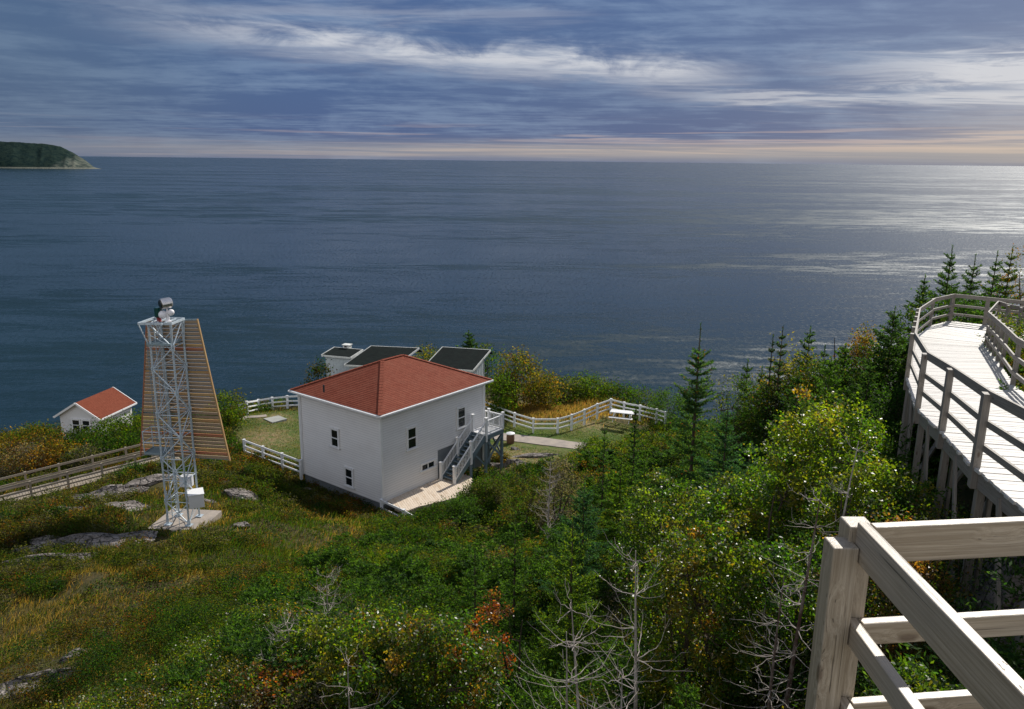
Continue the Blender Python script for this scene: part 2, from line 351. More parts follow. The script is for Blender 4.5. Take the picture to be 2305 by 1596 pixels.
me.polygons.add(len(fq)); me.polygons.foreach_set('loop_start', np.arange(0, len(fq)*4, 4, dtype=np.int32)); me.polygons.foreach_set('use_smooth', [True]*len(fq)); me.update(calc_edges=True)
pxv, pyv = proj(np.stack([XX.ravel(), YY.ravel(), ZG.ravel()], 1)); pxv = np.nan_to_num(pxv, nan=-9e3); pyv = np.nan_to_num(pyv, nan=9e3)
cl = np.zeros((nx*ny, 4), np.float32); cl[:, 3] = 1
ld = segdist(q[:, 0], q[:, 1], np.vstack([lawn_c, lawn_c[:1]]))
cl[:, 0] = np.where(lawn, np.minimum(ld/.9, 1), 0)
wear = [(G(600, 985), 2.2), (G(520, 1010), 3.0), (G(620, 940), 1.6), (G(1250, 925), 4.0), (G(1330, 955), 2.2), (G(1180, 1035), 3)]
for p_, r_w in wear: cl[:, 1] = np.maximum(cl[:, 1], np.exp(-((q[:, 0]-p_[0])**2+(q[:, 1]-p_[1])**2)/r_w**2))
cl[:, 2] = np.where(out, np.minimum(cd/1.5, 1), 0)
a = me.attributes.new('zone', 'FLOAT_COLOR', 'POINT'); a.data.foreach_set('color', cl.ravel())
m, nt = newmat('ground_mat'); p = nt.node('ShaderNodeTexCoord').outputs['Object']; z_ = nt.attr('zone', 'Color')
sp = nt.node('ShaderNodeSeparateColor', {0: z_})
n1 = nt.noise(p, .35, 5, .6); n2 = nt.noise(p, 2.5, 5, .65); n3 = nt.noise(p, 22, 4, .7)
soil = nt.mix(nt.mapr(n2, .38, .62), (.05, .055, .02), (.11, .09, .035)); soil = nt.mix(nt.mapr(n1, .4, .62, 0, .5), soil, (.045, .03, .018))
lw = nt.mix(nt.mapr(n1, .42, .6), (.060, .125, .022), (.11, .135, .032)); lw = nt.mix(nt.mapr(n2, .45, .7, 0, .5), lw, (.16, .14, .055)); lw = nt.mix(nt.mapr(n3, .45, .7, 0, .5), lw, (.045, .09, .018))
straw = nt.mix(nt.mapr(n3, .35, .65), (.20, .15, .07), (.34, .25, .14))
c = nt.mix(sp.outputs[0], soil, lw)
w = nt.m('MULTIPLY', sp.outputs[1], nt.mapr(n2, .35, .6, .2, 1))
c = nt.mix(w, c, straw)
cliff = nt.mix(nt.mapr(n2, .4, .6), (.16, .14, .12), (.07, .06, .05)); c = nt.mix(sp.outputs[2], c, cliff)
finish(nt, c, .95, nt.bump(nt.m('ADD', n3, nt.m('MULTIPLY', n2, 2)), .8, .06), spec=.15)
go = link('ground', me, m, None, (0, 0, 0)); tag(go, kind='structure')
# ------------------------------------------------------------------ sea
ms = MB(); R_ = 90000.0
rings = [(-400, 400), (-R_, R_)]
ms.quad([(-R_, -R_, SEA), (R_, -R_, SEA), (R_, R_, SEA), (-R_, R_, SEA)])
m, nt = newmat('sea_water'); p = nt.node('ShaderNodeNewGeometry').outputs['Position']
# swell and wind waves; slicks are long calmer bands
sl = nt.noise(nt.vm('ADD', nt.scalev(p, (.0011, .0042, 0)), (3.1, 1.7, 0)), 1, 5, .55, 1.2)
sl2 = nt.noise(nt.scalev(p, (.016, .06, 0)), 1, 5, .65, 1.0)
gust = nt.noise(nt.vm('ADD', nt.scalev(p, (.004, .008, 0)), (7.3, 2.2, 0)), 1, 4, .6, .6)
w1 = nt.noise(nt.scalev(p, (.10, .22, 0)), 1, 3, .6, .3)
w2 = nt.noise(nt.scalev(p, (.55, .9, 0)), 1, 3, .65)
w3 = nt.noise(nt.scalev(p, (2.6, 3.6, 0)), 1, 2, .6)
h = nt.m('ADD', nt.m('ADD', nt.m('MULTIPLY', w1, .55), nt.m('MULTIPLY', w2, .42)), nt.m('MULTIPLY', w3, .20))
calm = nt.m('MULTIPLY', nt.mapr(sl, .40, .58, .42, 1.0), nt.mapr(sl2, .42, .58, .50, 1.1))
sl3 = nt.noise(nt.scalev(p, (.05, .22, 0)), 1, 4, .65, .5)
calm = nt.m('MULTIPLY', nt.m('MULTIPLY', calm, nt.mapr(gust, .40, .62, .65, 1.1)), nt.mapr(sl3, .36, .62, .62, 1.25))
dist = nt.node('ShaderNodeVectorMath', {0: p}, operation='LENGTH').outputs['Value']
far = nt.mapr(dist, 350, 1800)
nrm = nt.node('ShaderNodeBump', {'Height': h, 'Strength': nt.m('MULTIPLY', calm, nt.m('SUBTRACT', .42, nt.m('MULTIPLY', far, .36))), 'Distance': 1.3}).outputs[0]
spk = nt.noise(nt.scalev(p, (.9, .45, 0)), 1, 2, .6)
rgh = nt.m('ADD', nt.mapr(calm, .25, 1.0, .20, .38), nt.m('MULTIPLY', nt.m('SUBTRACT', spk, .5), .55))
c = nt.mix(nt.mapr(sl, .35, .65), (.004, .017, .023), (.006, .022, .029))
b_ = finish(nt, c, rgh, nrm, spec=.42, IOR=1.333); b_.inputs['Specular Tint'].default_value = (.86, .96, 1.0, 1)
M['sea'] = m
so = ms.build('sea', 'sea', None, (0, 0, SEA)); tag(so, kind='structure')
# ------------------------------------------------------------------ far headland
def headland():
    D0 = 3200.0
    nu, nv = 260, 40; V = []; 
    us = np.linspace(0, 1, nu); vs = np.linspace(0, 1, nv)
    x_tip = P(214, 383, D0)[0]
    tab = [(0, 0), (14, 3), (45, 34), (85, 62), (130, 84), (190, 95), (300, 100), (420, 102), (700, 104), (1800, 112)]
    tx, tz = zip(*tab)
    for v in vs:
        for u in us:
            s = 1800*u**1.6; H = np.interp(s, tx, tz)
            # face rises from beach in front (v=0) to the crest (v~.35) and on back
            yf = D0+60-70*min(s/300, 1)+ (v*520)
            e = min(v/.36, 1.0); prof = .02*min(v/.03, 1)+.98*max(0, (e-.05)/.95)**.75
            if s < 350: prof = prof**(1+.3*(1-s/350))
            back = 1-max(0, (v-.55)/.45)**2
            n = vnoise(s, v*520, 38, 21)*20+vnoise(s, v*520, 14, 22)*9+vnoise(s*1.0, v*520, 6, 23)*4
            gul = abs(vnoise(s+v*90, 0*v, 30, 24))*26*(1-e)*e*2
            z = H*prof*back+(n*min(1, H/40)*e*(.45 if s > 350 else .3))-gul*min(1, H/50)
            V.append((x_tip-s-v*520*.62-max(0, yf-D0-60)*0, yf, SEA+max(z, 0)+1.6*min(1, s/25)-(3 if v >= .999 or v <= 0 else 0)))
    V = np.array(V); F_ = [(j*nu+i+1, j*nu+i, (j+1)*nu+i, (j+1)*nu+i+1) for j in range(nv-1) for i in range(nu-1)]
    mb = MB(); mb.add(V, F_, V*.01)
    m, nt = newmat('headland_mat'); p = nt.node('ShaderNodeTexCoord').outputs['Object']
    n1 = nt.noise(p, .012, 6, .65); n2 = nt.noise(p, .05, 5, .7); n3 = nt.noise(nt.scalev(p, (1, 1, .25)), .035, 5, .65, .5)
    sx = nt.node('ShaderNodeSeparateXYZ', {0: p}); X = sx.outputs[0]; Zc = sx.outputs[2]
    veg = nt.mix(nt.mapr(n2, .38, .62), (.006, .018, .018), (.017, .032, .025))
    rk = nt.mix(nt.mapr(n3, .4, .62), (.05, .068, .060), (.12, .13, .105))
    tipf = nt.mapr(nt.m('ADD', X, nt.m('MULTIPLY', n1, 160)), -120, -60)        # bare rock towards the point
    tipf = nt.m('MULTIPLY', tipf, nt.mapr(nt.m('ADD', nt.m('ADD', nt.m('MULTIPLY', n3, 90), nt.m('MULTIPLY', X, -.42)), nt.m('MULTIPLY', Zc, -1.0)), 20, 42))
    bare = nt.m('MULTIPLY', tipf, nt.mapr(n3, .36, .50, .35, 1))
    c = nt.mix(bare, veg, rk)
    c = nt.mix(nt.mapr(nt.m('ADD', Zc, nt.m('MULTIPLY', n2, 3)), 4, 8, .85, 0), c, (.20, .20, .16))
    finish(nt, c, .95, nt.bump(n2, .6, 8), spec=.05); M['headland'] = m
    o = mb.build('headland', 'headland', None, (x_tip, D0, SEA), smooth=True); tag(o, kind='structure')
headland()
# ------------------------------------------------------------------ keeper's house
E = np.array([.613, .790, 0]); E /= np.linalg.norm(E); N = np.array([E[1], -E[0], 0]); UP = np.array([0, 0, 1.0])
EZ = -14.0; ZF = -19.55
EC = PZ(855, 936, EZ)                       # near eave corner
LE, LN, OV = 9.9, 8.1, .38
W0 = EC+E*OV-N*OV; W0[2] = ZF              # near wall corner
WL, WN = LE-2*OV, LN-2*OV
def H(e, n, z): return W0+E*e+N*n+UP*(z-ZF)    # e along right wall, n outwards (negative = into the house)
house = thing('keepers_house', H(WL/2, -WN/2, -21), 'white clapboard house with red hip roof on the headland lawn', 'house')
mb = MB(); h_ = .15; k = 0
z = ZF
def strip(mb, a, b, out, z0, z1):
    o1 = out*.042; o2 = out*.004
    A0 = a+o1+UP*z0; B0 = b+o1+UP*z0; A1 = a+o2+UP*z1; B1 = b+o2+UP*z1; Ai = a+UP*z0-out*.02; Bi = b+UP*z0-out*.02
    mb.add([A0, B0, B1, A1, Ai, Bi], [(0, 1, 2, 3), (4, 5, 1, 0)], [A0, B0, B1, A1, Ai, Bi])
c00 = H(0, 0, 0); c10 = H(WL, 0, 0); c01 = H(0, -WN, 0); c11 = H(WL, -WN, 0)
z = ZF
while z < EZ-.2:
    z1 = min(z+h_, EZ-.2)
    if z > -17.62: strip(mb, c00, c10, N, z, z1)
    else: strip(mb, c00, H(4.66, 0, 0), N, z, z1)
    strip(mb, c01, c00, -E, z, z1); strip(mb, c11, c01, -N, z, z1); strip(mb, c10, c11, E, z, z1); z = z1
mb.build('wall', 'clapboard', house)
for p_ in (c00, c10, c01, c11): mb = MB(); mb.post([p_[0], p_[1], ZF-.05], .15, EZ-.2-ZF+.05, ex=E); mb.build('corner_trim', 'white', house)
mb = MB()
mb.hexa([H(.06, -.06, -22.5), H(WL-.06, -.06, -22.5), H(WL-.06, -WN+.06, -22.5), H(.06, -WN+.06, -22.5)], [H(.06, -.06, ZF+.02), H(WL-.06, -.06, ZF+.02), H(WL-.06, -WN+.06, ZF+.02), H(.06, -WN+.06, ZF+.02)])
mb.hexa([H(4.7, -.5, ZF), H(WL-.08, -.5, ZF), H(WL-.08, -.03, ZF), H(4.7, -.03, ZF)], [H(4.7, -.5, -17.6), H(WL-.08, -.5, -17.6), H(WL-.08, -.03, -17.6), H(4.7, -.03, -17.6)])
mb.build('foundation', 'foundation', house)
# roof: courses of shingles on four hips
RISE = 1.78
ov = OV
e0, e1, n0, n1_ = -ov, WL+ov, ov, -WN-ov
def roofpt(e, n, t=0): return H(e, n, EZ+RISE*t)
mb = MB(); slope = math.hypot(RISE, LN/2); NC = int(slope/.14)
for i in range(NC):
    t0, t1 = i/NC, (i+1)/NC; u = UP*.012; d = LN/2
    def rect(t): return (e0+d*t, e1-d*t, n0-d*t, n1_+d*t)
    a0, a1, b0, b1 = rect(t0); c0, c1, d0, d1 = rect(t1)
    R = [roofpt(a0, b0, t0), roofpt(a1, b0, t0), roofpt(a1, b1, t0), roofpt(a0, b1, t0)]
    S = [roofpt(c0, d0, t1), roofpt(c1, d0, t1), roofpt(c1, d1, t1), roofpt(c0, d1, t1)]
    lens = [LE, LN, LE, LN]
    for s in range(4):
        A, B, C_, D_ = R[s], R[(s+1) % 4], S[(s+1) % 4], S[s]
        off = d*t0; off1 = d*t1; y0 = slope*t0; y1 = slope*t1; j = s*50
        mb.add([A+u, B+u, C_, D_, A-u*.2, B-u*.2], [(0, 1, 2, 3), (4, 5, 1, 0)], [(off+j, y0, 0), (lens[s]-off+j, y0, 0), (lens[s]-off1+j, y1, 0), (off1+j, y1, 0), (off+j, y0, 0), (lens[s]-off+j, y0, 0)])
roof = mb.build('roof', 'red_shingle', house)
mb = MB(); top0 = roofpt(e0+LN/2, n0-LN/2, 1); top1 = roofpt(e1-LN/2, n0-LN/2, 1)
for a_, b_ in ((roofpt(e0, n0), top0), (roofpt(e0, n1_), top0), (roofpt(e1, n0), top1), (roofpt(e1, n1_), top1), (top0, top1)):
    nseg = max(1, int(np.linalg.norm(b_-a_)/.3))
    for k in range(nseg):
        p0 = a_+(b_-a_)*k/nseg; p1 = a_+(b_-a_)*(k+1)/nseg; mb.beam(p0+UP*.028, p1+UP*.016, .24, .02)
mb.build('ridge_cap', 'red_shingle', roof)
mb = MB()
pv = H(0, 0, 0); t = .30
pvp = PZ(729, 879, -13.35)
mb.tube([pvp-UP*.1, pvp+UP*.34], .055, 10)
mb.build('vent_pipe', 'pipe_dark', roof)
mb = MB(); g = .07                           # fascia + gutter
cs = [H(e0, n0, 0), H(e1, n0, 0), H(e1, n1_, 0), H(e0, n1_, 0)]
for i in range(4):
    a_, b_ = cs[i].copy(), cs[(i+1) % 4].copy(); a_[2] = b_[2] = EZ-.085; dd = unit(b_-a_); mb.beam(a_-dd*.012, b_-dd*.012, .025, .16)
    o = np.cross(dd, UP)*-1; o = -o if (o@((a_+b_)/2-H(WL/2, -WN/2, a_[2]))) < 0 else o
    mb.beam(a_-dd*.07+o*.065+UP*.015, b_+dd*.01+o*.065+UP*.015, .10, .10)
mb.build('gutter', 'white', house)
mb = MB(); mb.hexa([H(e0+.02, n0-.02, EZ-.17), H(e1-.02, n0-.02, EZ-.17), H(e1-.02, n1_+.02, EZ-.17), H(e0+.02, n1_+.02, EZ-.17)], [H(e0+.02, n0-.02, EZ-.145), H(e1-.02, n0-.02, EZ-.145), H(e1-.02, n1_+.02, EZ-.145), H(e0+.02, n1_+.02, EZ-.145)])
mb.build('soffit', 'siding', house)
for (e, n, ex) in ((WL-.12, .05, E), (-.05, -WN+.15, E)):
    mb = MB(); mb.post(H(e, n, ZF+.05), .07, EZ-.3-ZF, .06, ex); mb.beam(H(e, n, EZ-.28), H(e, n+(.22 if n > 0 else 0), EZ-.17)-E*(0 if n > 0 else .22), .06, .06); mb.build('downpipe', 'white', house)
def window(parent, c, ex, out, w, h, panes=2):     # c centre of window on the wall
    ex = np.asarray(ex); out = np.asarray(out); t = .10; c = c+out*.03
    fr = MB()
    for s in (-1, 1): fr.beam(c+ex*s*(w/2+t/2)-UP*h/2+out*.02, c+ex*s*(w/2+t/2)+UP*h/2+out*.02, t, .11, up=out)
    fr.beam(c-ex*(w/2+t+.015)+UP*(h/2+t/2)+out*.025, c+ex*(w/2+t+.015)+UP*(h/2+t/2)+out*.025, t+.01, .12, up=out)
    W = fr.build('window', 'white', parent)
    sl_ = MB(); sl_.beam(c-ex*(w/2+t+.05)-UP*(h/2+t/2)+out*.05, c+ex*(w/2+t+.05)-UP*(h/2+t/2)+out*.05, .075, .17, up=out); sl_.build('sill', 'white', W)
    gl = MB(); ga = c+out*.034
    gl.quad([ga-ex*w/2-UP*h/2, ga+ex*w/2-UP*h/2, ga+ex*w/2+UP*h/2, ga-ex*w/2+UP*h/2]); gl.build('pane', 'glass', W)
    sh = MB(); s_ = .04
    if panes == 2:
        sh.beam(c-ex*w/2+out*.055, c+ex*w/2+out*.055, .055, .04, up=out)
        sh.beam(c-ex*(w/2-s_/2)-UP*h/2+out*.05, c-ex*(w/2-s_/2)+UP*h/2+out*.05, s_, .03, up=out); sh.beam(c+ex*(w/2-s_/2)-UP*h/2+out*.05, c+ex*(w/2-s_/2)+UP*h/2+out*.05, s_, .03, up=out)
        sh.beam(c-ex*(w/2-s_)-UP*(h/2-s_/2)+out*.051, c+ex*(w/2-s_)-UP*(h/2-s_/2)+out*.051, s_, .03, up=out); sh.beam(c-ex*(w/2-s_)+UP*(h/2-s_/2)+out*.051, c+ex*(w/2-s_)+UP*(h/2-s_/2)+out*.051, s_, .03, up=out)
    else:
        sh.beam(c-UP*h/2+out*.05, c+UP*h/2+out*.05, .06, .03, up=out)
    sh.build('sash', 'white', W)
def onwall_r(px, py):    # wall plane n=0
    d = ray(px, py); t = (W0@N)/(d@N); return d*t
def onwall_l(px, py):    # wall plane e=0
    d = ray(px, py); t = (W0@E)/(d@E); return d*t
window(house, onwall_r(925.5, 985.5), E, N, .70, 1.28)
window(house, onwall_r(1037, 939), E, N, .70, 1.28)
window(house, onwall_r(961.5, 1047.5), E, N, 1.05, .34, 1)
window(house, onwall_l(755.5, 985.5), -N, -E, .62, 1.08)
window(house, onwall_l(787.5, 1074), -N, -E, .62, 1.08)
# ------------------------------------------------------------------ deck by the house
def boards(mb, poly, z, ang, w=.14, gap=.012, th=.035, mi=0):
    d = np.array([math.cos(ang), math.sin(ang)]); c = np.array([-d[1], d[0]]); poly = [np.array(p[:2]) for p in poly]
    ks = [p@c for p in poly]; k = min(ks)+w/2
    while k < max(ks)-w*.3:
        xs = []
        for i in range(len(poly)):
            a, b = poly[i], poly[(i+1) % len(poly)]; ka, kb = a@c, b@c
            if (ka > k) != (kb > k): xs.append(((a+(b-a)*(k-ka)/(kb-ka))@d))
        xs.sort()
        for j in range(0, len(xs)-1, 2):
            if xs[j+1]-xs[j] > .1:
                A = d*xs[j]+c*k; B = d*xs[j+1]+c*k; mb.beam([*A, z-th/2+rng.normal()*.002], [*B, z-th/2+rng.normal()*.002], w-gap, th)
        k += w
DZ = -19.47
dk = thing('house_deck', PZ(980, 1110, DZ-.5), 'low pale timber deck at the foot of the white house wall', 'deck')
A1 = H(.35, .03, DZ); A2 = H(6.2, .03, DZ)
dpoly = [A1, A2, H(6.2, 1.5, DZ), PZ(1062, 1090, DZ), PZ(1055, 1112, DZ), PZ(1004, 1125.6, DZ), PZ(940.7, 1140.6, DZ), PZ(915, 1150, DZ), H(.1, .9, DZ)]
mb = MB(); boards(mb, dpoly, DZ, math.atan2(-.92, .38)); mb.build('deck_boards', 'pale_boards', dk)
mb = MB()
for a_, b_ in zip(dpoly[3:], dpoly[4:]): mb.beam(a_-UP*.16, b_-UP*.16, .05, .22)
mb.build('rim', 'ramp_wood', dk)
for p_ in dpoly[3:8]: mb = MB(); mb.post(p_+UP*(-1.6), .1, 1.3); mb.build('footing', 'grey_wood', dk)
# ------------------------------------------------------------------ outside stairs and landing
LZ = -17.12
st = thing('outside_stairs', H(7.5, .85, -20.3), 'blue grey outside stair with white railings up to the side landing of the house', 'stairs')
S0, S1, NI, NO = 4.75, 7.7, .30, 1.42
nst = 12
for i in range(nst):
    t0 = i/nst; e = S0+(S1-S0)*(i+.5)/nst; z = DZ+(LZ-DZ)*(i+1)/(nst+1)
    mb = MB(); mb.beam(H(e, NI+.03, z), H(e, NO-.03, z), .25, .04); mb.build('tread', 'tread_grey', st)
for n in (NI, NO):
    mb = MB(); a_ = H(S0-.05, n, DZ+.02); b_ = H(S1, n, LZ-.12); mb.beam(a_, b_, .045, .30); mb.build('stringer', 'blue_grey', st)
def rail_run(parent, p0, p1, hgt=1.0, posts=(1, 1), bal=.13, mat='white', pw=.13, cap=True):
    # p0,p1 at floor level; a railing with top rail, bottom rail and balusters
    p0 = np.asarray(p0, float); p1 = np.asarray(p1, float); d = p1-p0; L = np.linalg.norm(d)
    mb = MB(); mb.beam(p0+UP*(hgt-.06), p1+UP*(hgt-.06), .09, .06); R = mb.build('handrail', mat, parent)
    mb = MB(); mb.beam(p0+UP*.12, p1+UP*.12, .05, .06); mb.build('bottom_rail', mat, R)
    k = int(np.linalg.norm(d[:2])/bal)
    for i in range(1, k): mb = MB(); q_ = p0+d*i/k; mb.post(q_+UP*.12, .032, hgt-.2, ex=d[:2]); mb.build('baluster', mat, R)
    for fl, p_ in zip(posts, (p0, p1)):
        if fl: newel(parent, p_, hgt+.12, mat, pw)
def newel(parent, p_, h=1.12, mat='white', pw=.15, down=.0):
    mb = MB(); mb.post(p_-UP*down, pw, h+down, ex=E); mb.post(p_+UP*(h-.02), pw+.05, .05, ex=E); mb.build('newel_post', mat, parent)
rail_run(st, H(S0, NI, DZ+.12), H((S0+S1)/2, NI, (DZ+LZ)/2+.12), .9, (0, 0)); rail_run(st, H((S0+S1)/2, NI, (DZ+LZ)/2+.12), H(S1, NI, LZ+.1), .9, (0, 0))
rail_run(st, H(S0, NO, DZ+.12), H((S0+S1)/2, NO, (DZ+LZ)/2+.12), .9, (0, 0)); rail_run(st, H((S0+S1)/2, NO, (DZ+LZ)/2+.12), H(S1, NO, LZ+.1), .9, (0, 0))
for n in (NI, NO):
    newel(st, H(S0-.1, n, DZ), 1.15, down=.0); newel(st, H((S0+S1)/2, n, (DZ+LZ)/2), 1.15, down=.35); newel(st, H(S1, n, LZ), 1.15, down=.45 if n == NO else 0)
LE0, LE1, LN0, LN1 = 7.7, 9.42, .06, 1.46
mb = MB(); lp = [H(LE0, LN0, LZ), H(WL+.08, LN0, LZ), H(WL+.08, -1.3, LZ), H(LE1+.05, -1.3, LZ), H(LE1+.05, LN1, LZ), H(LE0, LN1, LZ)]
boards(mb, lp, LZ, math.atan2(E[1], E[0])); mb.build('landing_boards', 'blue_grey' if 0 else 'white', st)
mb = MB()
for a_, b_ in ((H(LE0, LN1, LZ-.17), H(LE1, LN1, LZ-.17)), (H(LE1, LN1, LZ-.17), H(LE1, -1.3, LZ-.17)), (H(LE0, LN0+.05, LZ-.17), H(LE0, LN1, LZ-.17))): mb.beam(a_, b_, .05, .27)
mb.build('landing_rim', 'blue_grey', st)
rail_run(st, H(LE0, LN1-.03, LZ), H(LE1-.03, LN1-.03, LZ), 1.0, (0, 1)); rail_run(st, H(LE1-.03, LN1-.03, LZ), H(LE1-.03, .25, LZ), 1.0, (0, 1)); rail_run(st, H(LE1-.03, .25, LZ), H(LE1-.03, -.95, LZ), 1.0, (0, 1))
legs = [(LE0, LN1-.06), (LE1-.08, LN1-.06), (LE1-.08, .3), (LE0, .35)]
for e, n in legs:
    mb = MB(); p_ = H(e, n, 0); zb = gz(p_[0], p_[1])-.2; p_[2] = zb; mb.post(p_, .15, LZ-.05-zb, ex=E); mb.build('leg', 'blue_grey', st)
mb = MB(); pm = H((S0+S1)/2, NO, 0); zb = gz(pm[0], pm[1])-.2; pm[2] = zb; mb.post(pm, .12, (DZ+LZ)/2-.15-zb, ex=E); mb.build('leg', 'blue_grey', st)
mb = MB()
for (a_, b_) in (((LE0, LN1-.06), (LE1-.08, LN1-.06)), ((LE1-.08, LN1-.06), (LE1-.08, .3))):
    A_0, B_0 = H(*a_, LZ-.35), H(*b_, LZ-1.9); A_1, B_1 = H(*a_, LZ-1.9), H(*b_, LZ-.35); mb.beam(A_0, B_0, .05, .13); mb.beam(A_1+.06*N, B_1+.06*N, .05, .13)
mb.beam(H(S1-1.0, NO, LZ-1.1), H(S1, NO, LZ-2.1), .05, .12)
mb.build('cross_brace', 'blue_grey', st)
# ------------------------------------------------------------------ white rail fences
def fence(name, pts, label, mat='fence_white', hgt=1.05, rails=(.98, .60, .24), pw=.14, rw=.13, sub=1.9, cap=True):
    root = thing(name, pts[0], label, 'fence')
    P_ = [np.asarray(p, float) for p in pts]; allp = []
    for i in range(len(P_)-1):
        L = np.linalg.norm(P_[i+1]-P_[i]); k = max(1, round(L/sub))
        allp += [P_[i]+(P_[i+1]-P_[i])*j/k for j in range(k)]
    allp.append(P_[-1])
    for j, p_ in enumerate(allp):
        d = (allp[j+1]-p_) if j < len(allp)-1 else p_-allp[j-1]
        mb = MB(); mb.post(p_-UP*.25, pw, hgt+.25, ex=d[:2])
        if cap: mb.post(p_+UP*hgt, pw+.04, .035, ex=d[:2])
        mb.build('post', mat, root)
    for k, zr in enumerate(rails):
        mb = MB()
        for a_, b_ in zip(allp[:-1], allp[1:]):
            mb.beam(a_+UP*zr, b_+UP*zr, .05, rw if k == 0 else rw*.75)
        mb.build('rail', mat, root)
    return root
def gp(px, py, dz=0): p_ = G(px, py); return p_+UP*dz
fl = [PZ(551.5, 1023, -19.45), PZ(593.5, 1039, -19.5), PZ(636.4, 1055, -19.6), PZ(678, 1071, -19.65)]
fence('picket_rail_fence', fl, 'short white three rail fence ending at the left corner of the house', sub=9)
ff = [(541, 940), (557, 934), (583, 928), (614, 923), (647.6, 920), (690, 919)]
fence('lawn_edge_fence', [gp(a, b, .05) for a, b in ff], 'curved white rail fence at the sea edge of the lawn behind the slab', sub=9)
rf = [(1062, 915), (1079, 925), (1115, 940), (1158, 958), (1200, 971), (1255, 971), (1286.5, 962), (1315, 950), (1344, 936.5), (1374.5, 925), (1404, 933), (1440, 940), (1477, 949), (1497, 956)]
fence('cliff_edge_fence', [PZ(a, b, -20.35) for a, b in rf], 'long zigzag white rail fence running right of the house to the spruces', sub=9)
cf = [H(-.22, .12, -20.35), H(-.22, 1.95, -20.45), H(-.1, 3.3, -20.75)]
fence('corner_fence', cf, 'short sloping white railing beside the nearest corner of the house', sub=9, hgt=1.15, rails=(1.08, .62, .25))
# ------------------------------------------------------------------ small things on the lawn
c = G(619, 943); sb = MB(); A = [PZ(a, b, c[2]+.10) for a, b in ((593, 942), (613, 951), (646, 942.5), (627, 935))]
sb.hexa([p_-UP*.5 for p_ in A], A); o = sb.build('concrete_cover', 'slab_grey', None, c); tag(o, 'flat pale grey concrete cover slab lying on the left lawn', 'slab')
def ribbon(name, pts, w, mat, label, cat, th=.10, kind=None):
    mb = MB(); pts = [np.asarray(p, float) for p in pts]; res = []
    for a_, b_ in zip(pts[:-1], pts[1:]):
        k = max(1, int(np.linalg.norm(b_-a_)/.5)); res += [a_+(b_-a_)*j/k for j in range(k)]
    res.append(pts[-1]); rows = []
    for i, p_ in enumerate(res):
        d = res[min(i+1, len(res)-1)]-res[max(i-1, 0)]; n = unit(np.array([-d[1], d[0], 0])); zz = gz(p_[0], p_[1])+th; wj = w*(1+rng.normal()*.03)
        rows.append([np.array([*(p_+n*wj/2)[:2], zz]), np.array([*(p_-n*wj/2)[:2], zz])])
    for r1, r2 in zip(rows[:-1], rows[1:]): mb.hexa([r1[0]-UP*.3, r1[1]-UP*.3, r1[1], r1[0]], [r2[0]-UP*.3, r2[1]-UP*.3, r2[1], r2[0]])
    o = mb.build(name, mat, None, res[0]); tag(o, label, cat, kind=kind); return o
ribbon('path', [G(1075, 975), G(1130, 985), G(1180, 990), G(1290, 1004), G(1340, 1010)], 1.5, 'concrete', None, None, .08, 'structure')
ribbon('footpath', [G(541, 946), G(556, 940), G(580, 939), G(600, 937)], .55, 'concrete', None, None, .06, 'structure')
bp = G(1149, 998); bn = thing('litter_barrel', bp, 'brown barrel bin with white lid on the path under the landing', 'bin')
mb = MB(); mb.tube([bp, bp+UP*.12, bp+UP*.45, bp+UP*.75], [.26, .29, .31, .28], 14); mb.build('barrel', 'brown_barrel', bn)
mb = MB(); mb.tube([bp+UP*.75, bp+UP*.80, bp+UP*.88], [.33, .33, .12], 14); mb.build('lid', 'white', bn)
def picnic(loc, ex, label):
    ex = np.array([*ex, 0.]); ny_ = np.array([-ex[1], ex[0], 0]); t = thing('picnic_table', loc, label, 'table')
    mb = MB()
    for k in range(5): mb.beam(loc+UP*.76+ny_*(k-2)*.16-ex*.95, loc+UP*.76+ny_*(k-2)*.16+ex*.95, .145, .045)
    mb.build('table_top', 'white', t)
    for s in (-1, 1):
        mb = MB(); 
        for k in (0, 1): mb.beam(loc+UP*.45+ny_*s*(.68+.14*k)-ex*.95, loc+UP*.45+ny_*s*(.68+.14*k)+ex*.95, .13, .04)
        mb.build('bench', 'white', t)
        mb = MB()
        for s2 in (-1, 1): mb.beam(loc+ex*s*.65+ny_*s2*.68, loc+ex*s*.65+ny_*s2*.25+UP*.74, .045, .09)
        mb.beam(loc+ex*s*.69+ny_*.8+UP*.40, loc+ex*s*.69-ny_*.8+UP*.40, .045, .09); mb.build('leg', 'white', t)
pb = PZ(1400, 947, -20.4)
picnic(pb, unit(np.array([.95, -.3])), 'white picnic table half hidden by trees at the right end of the fence')
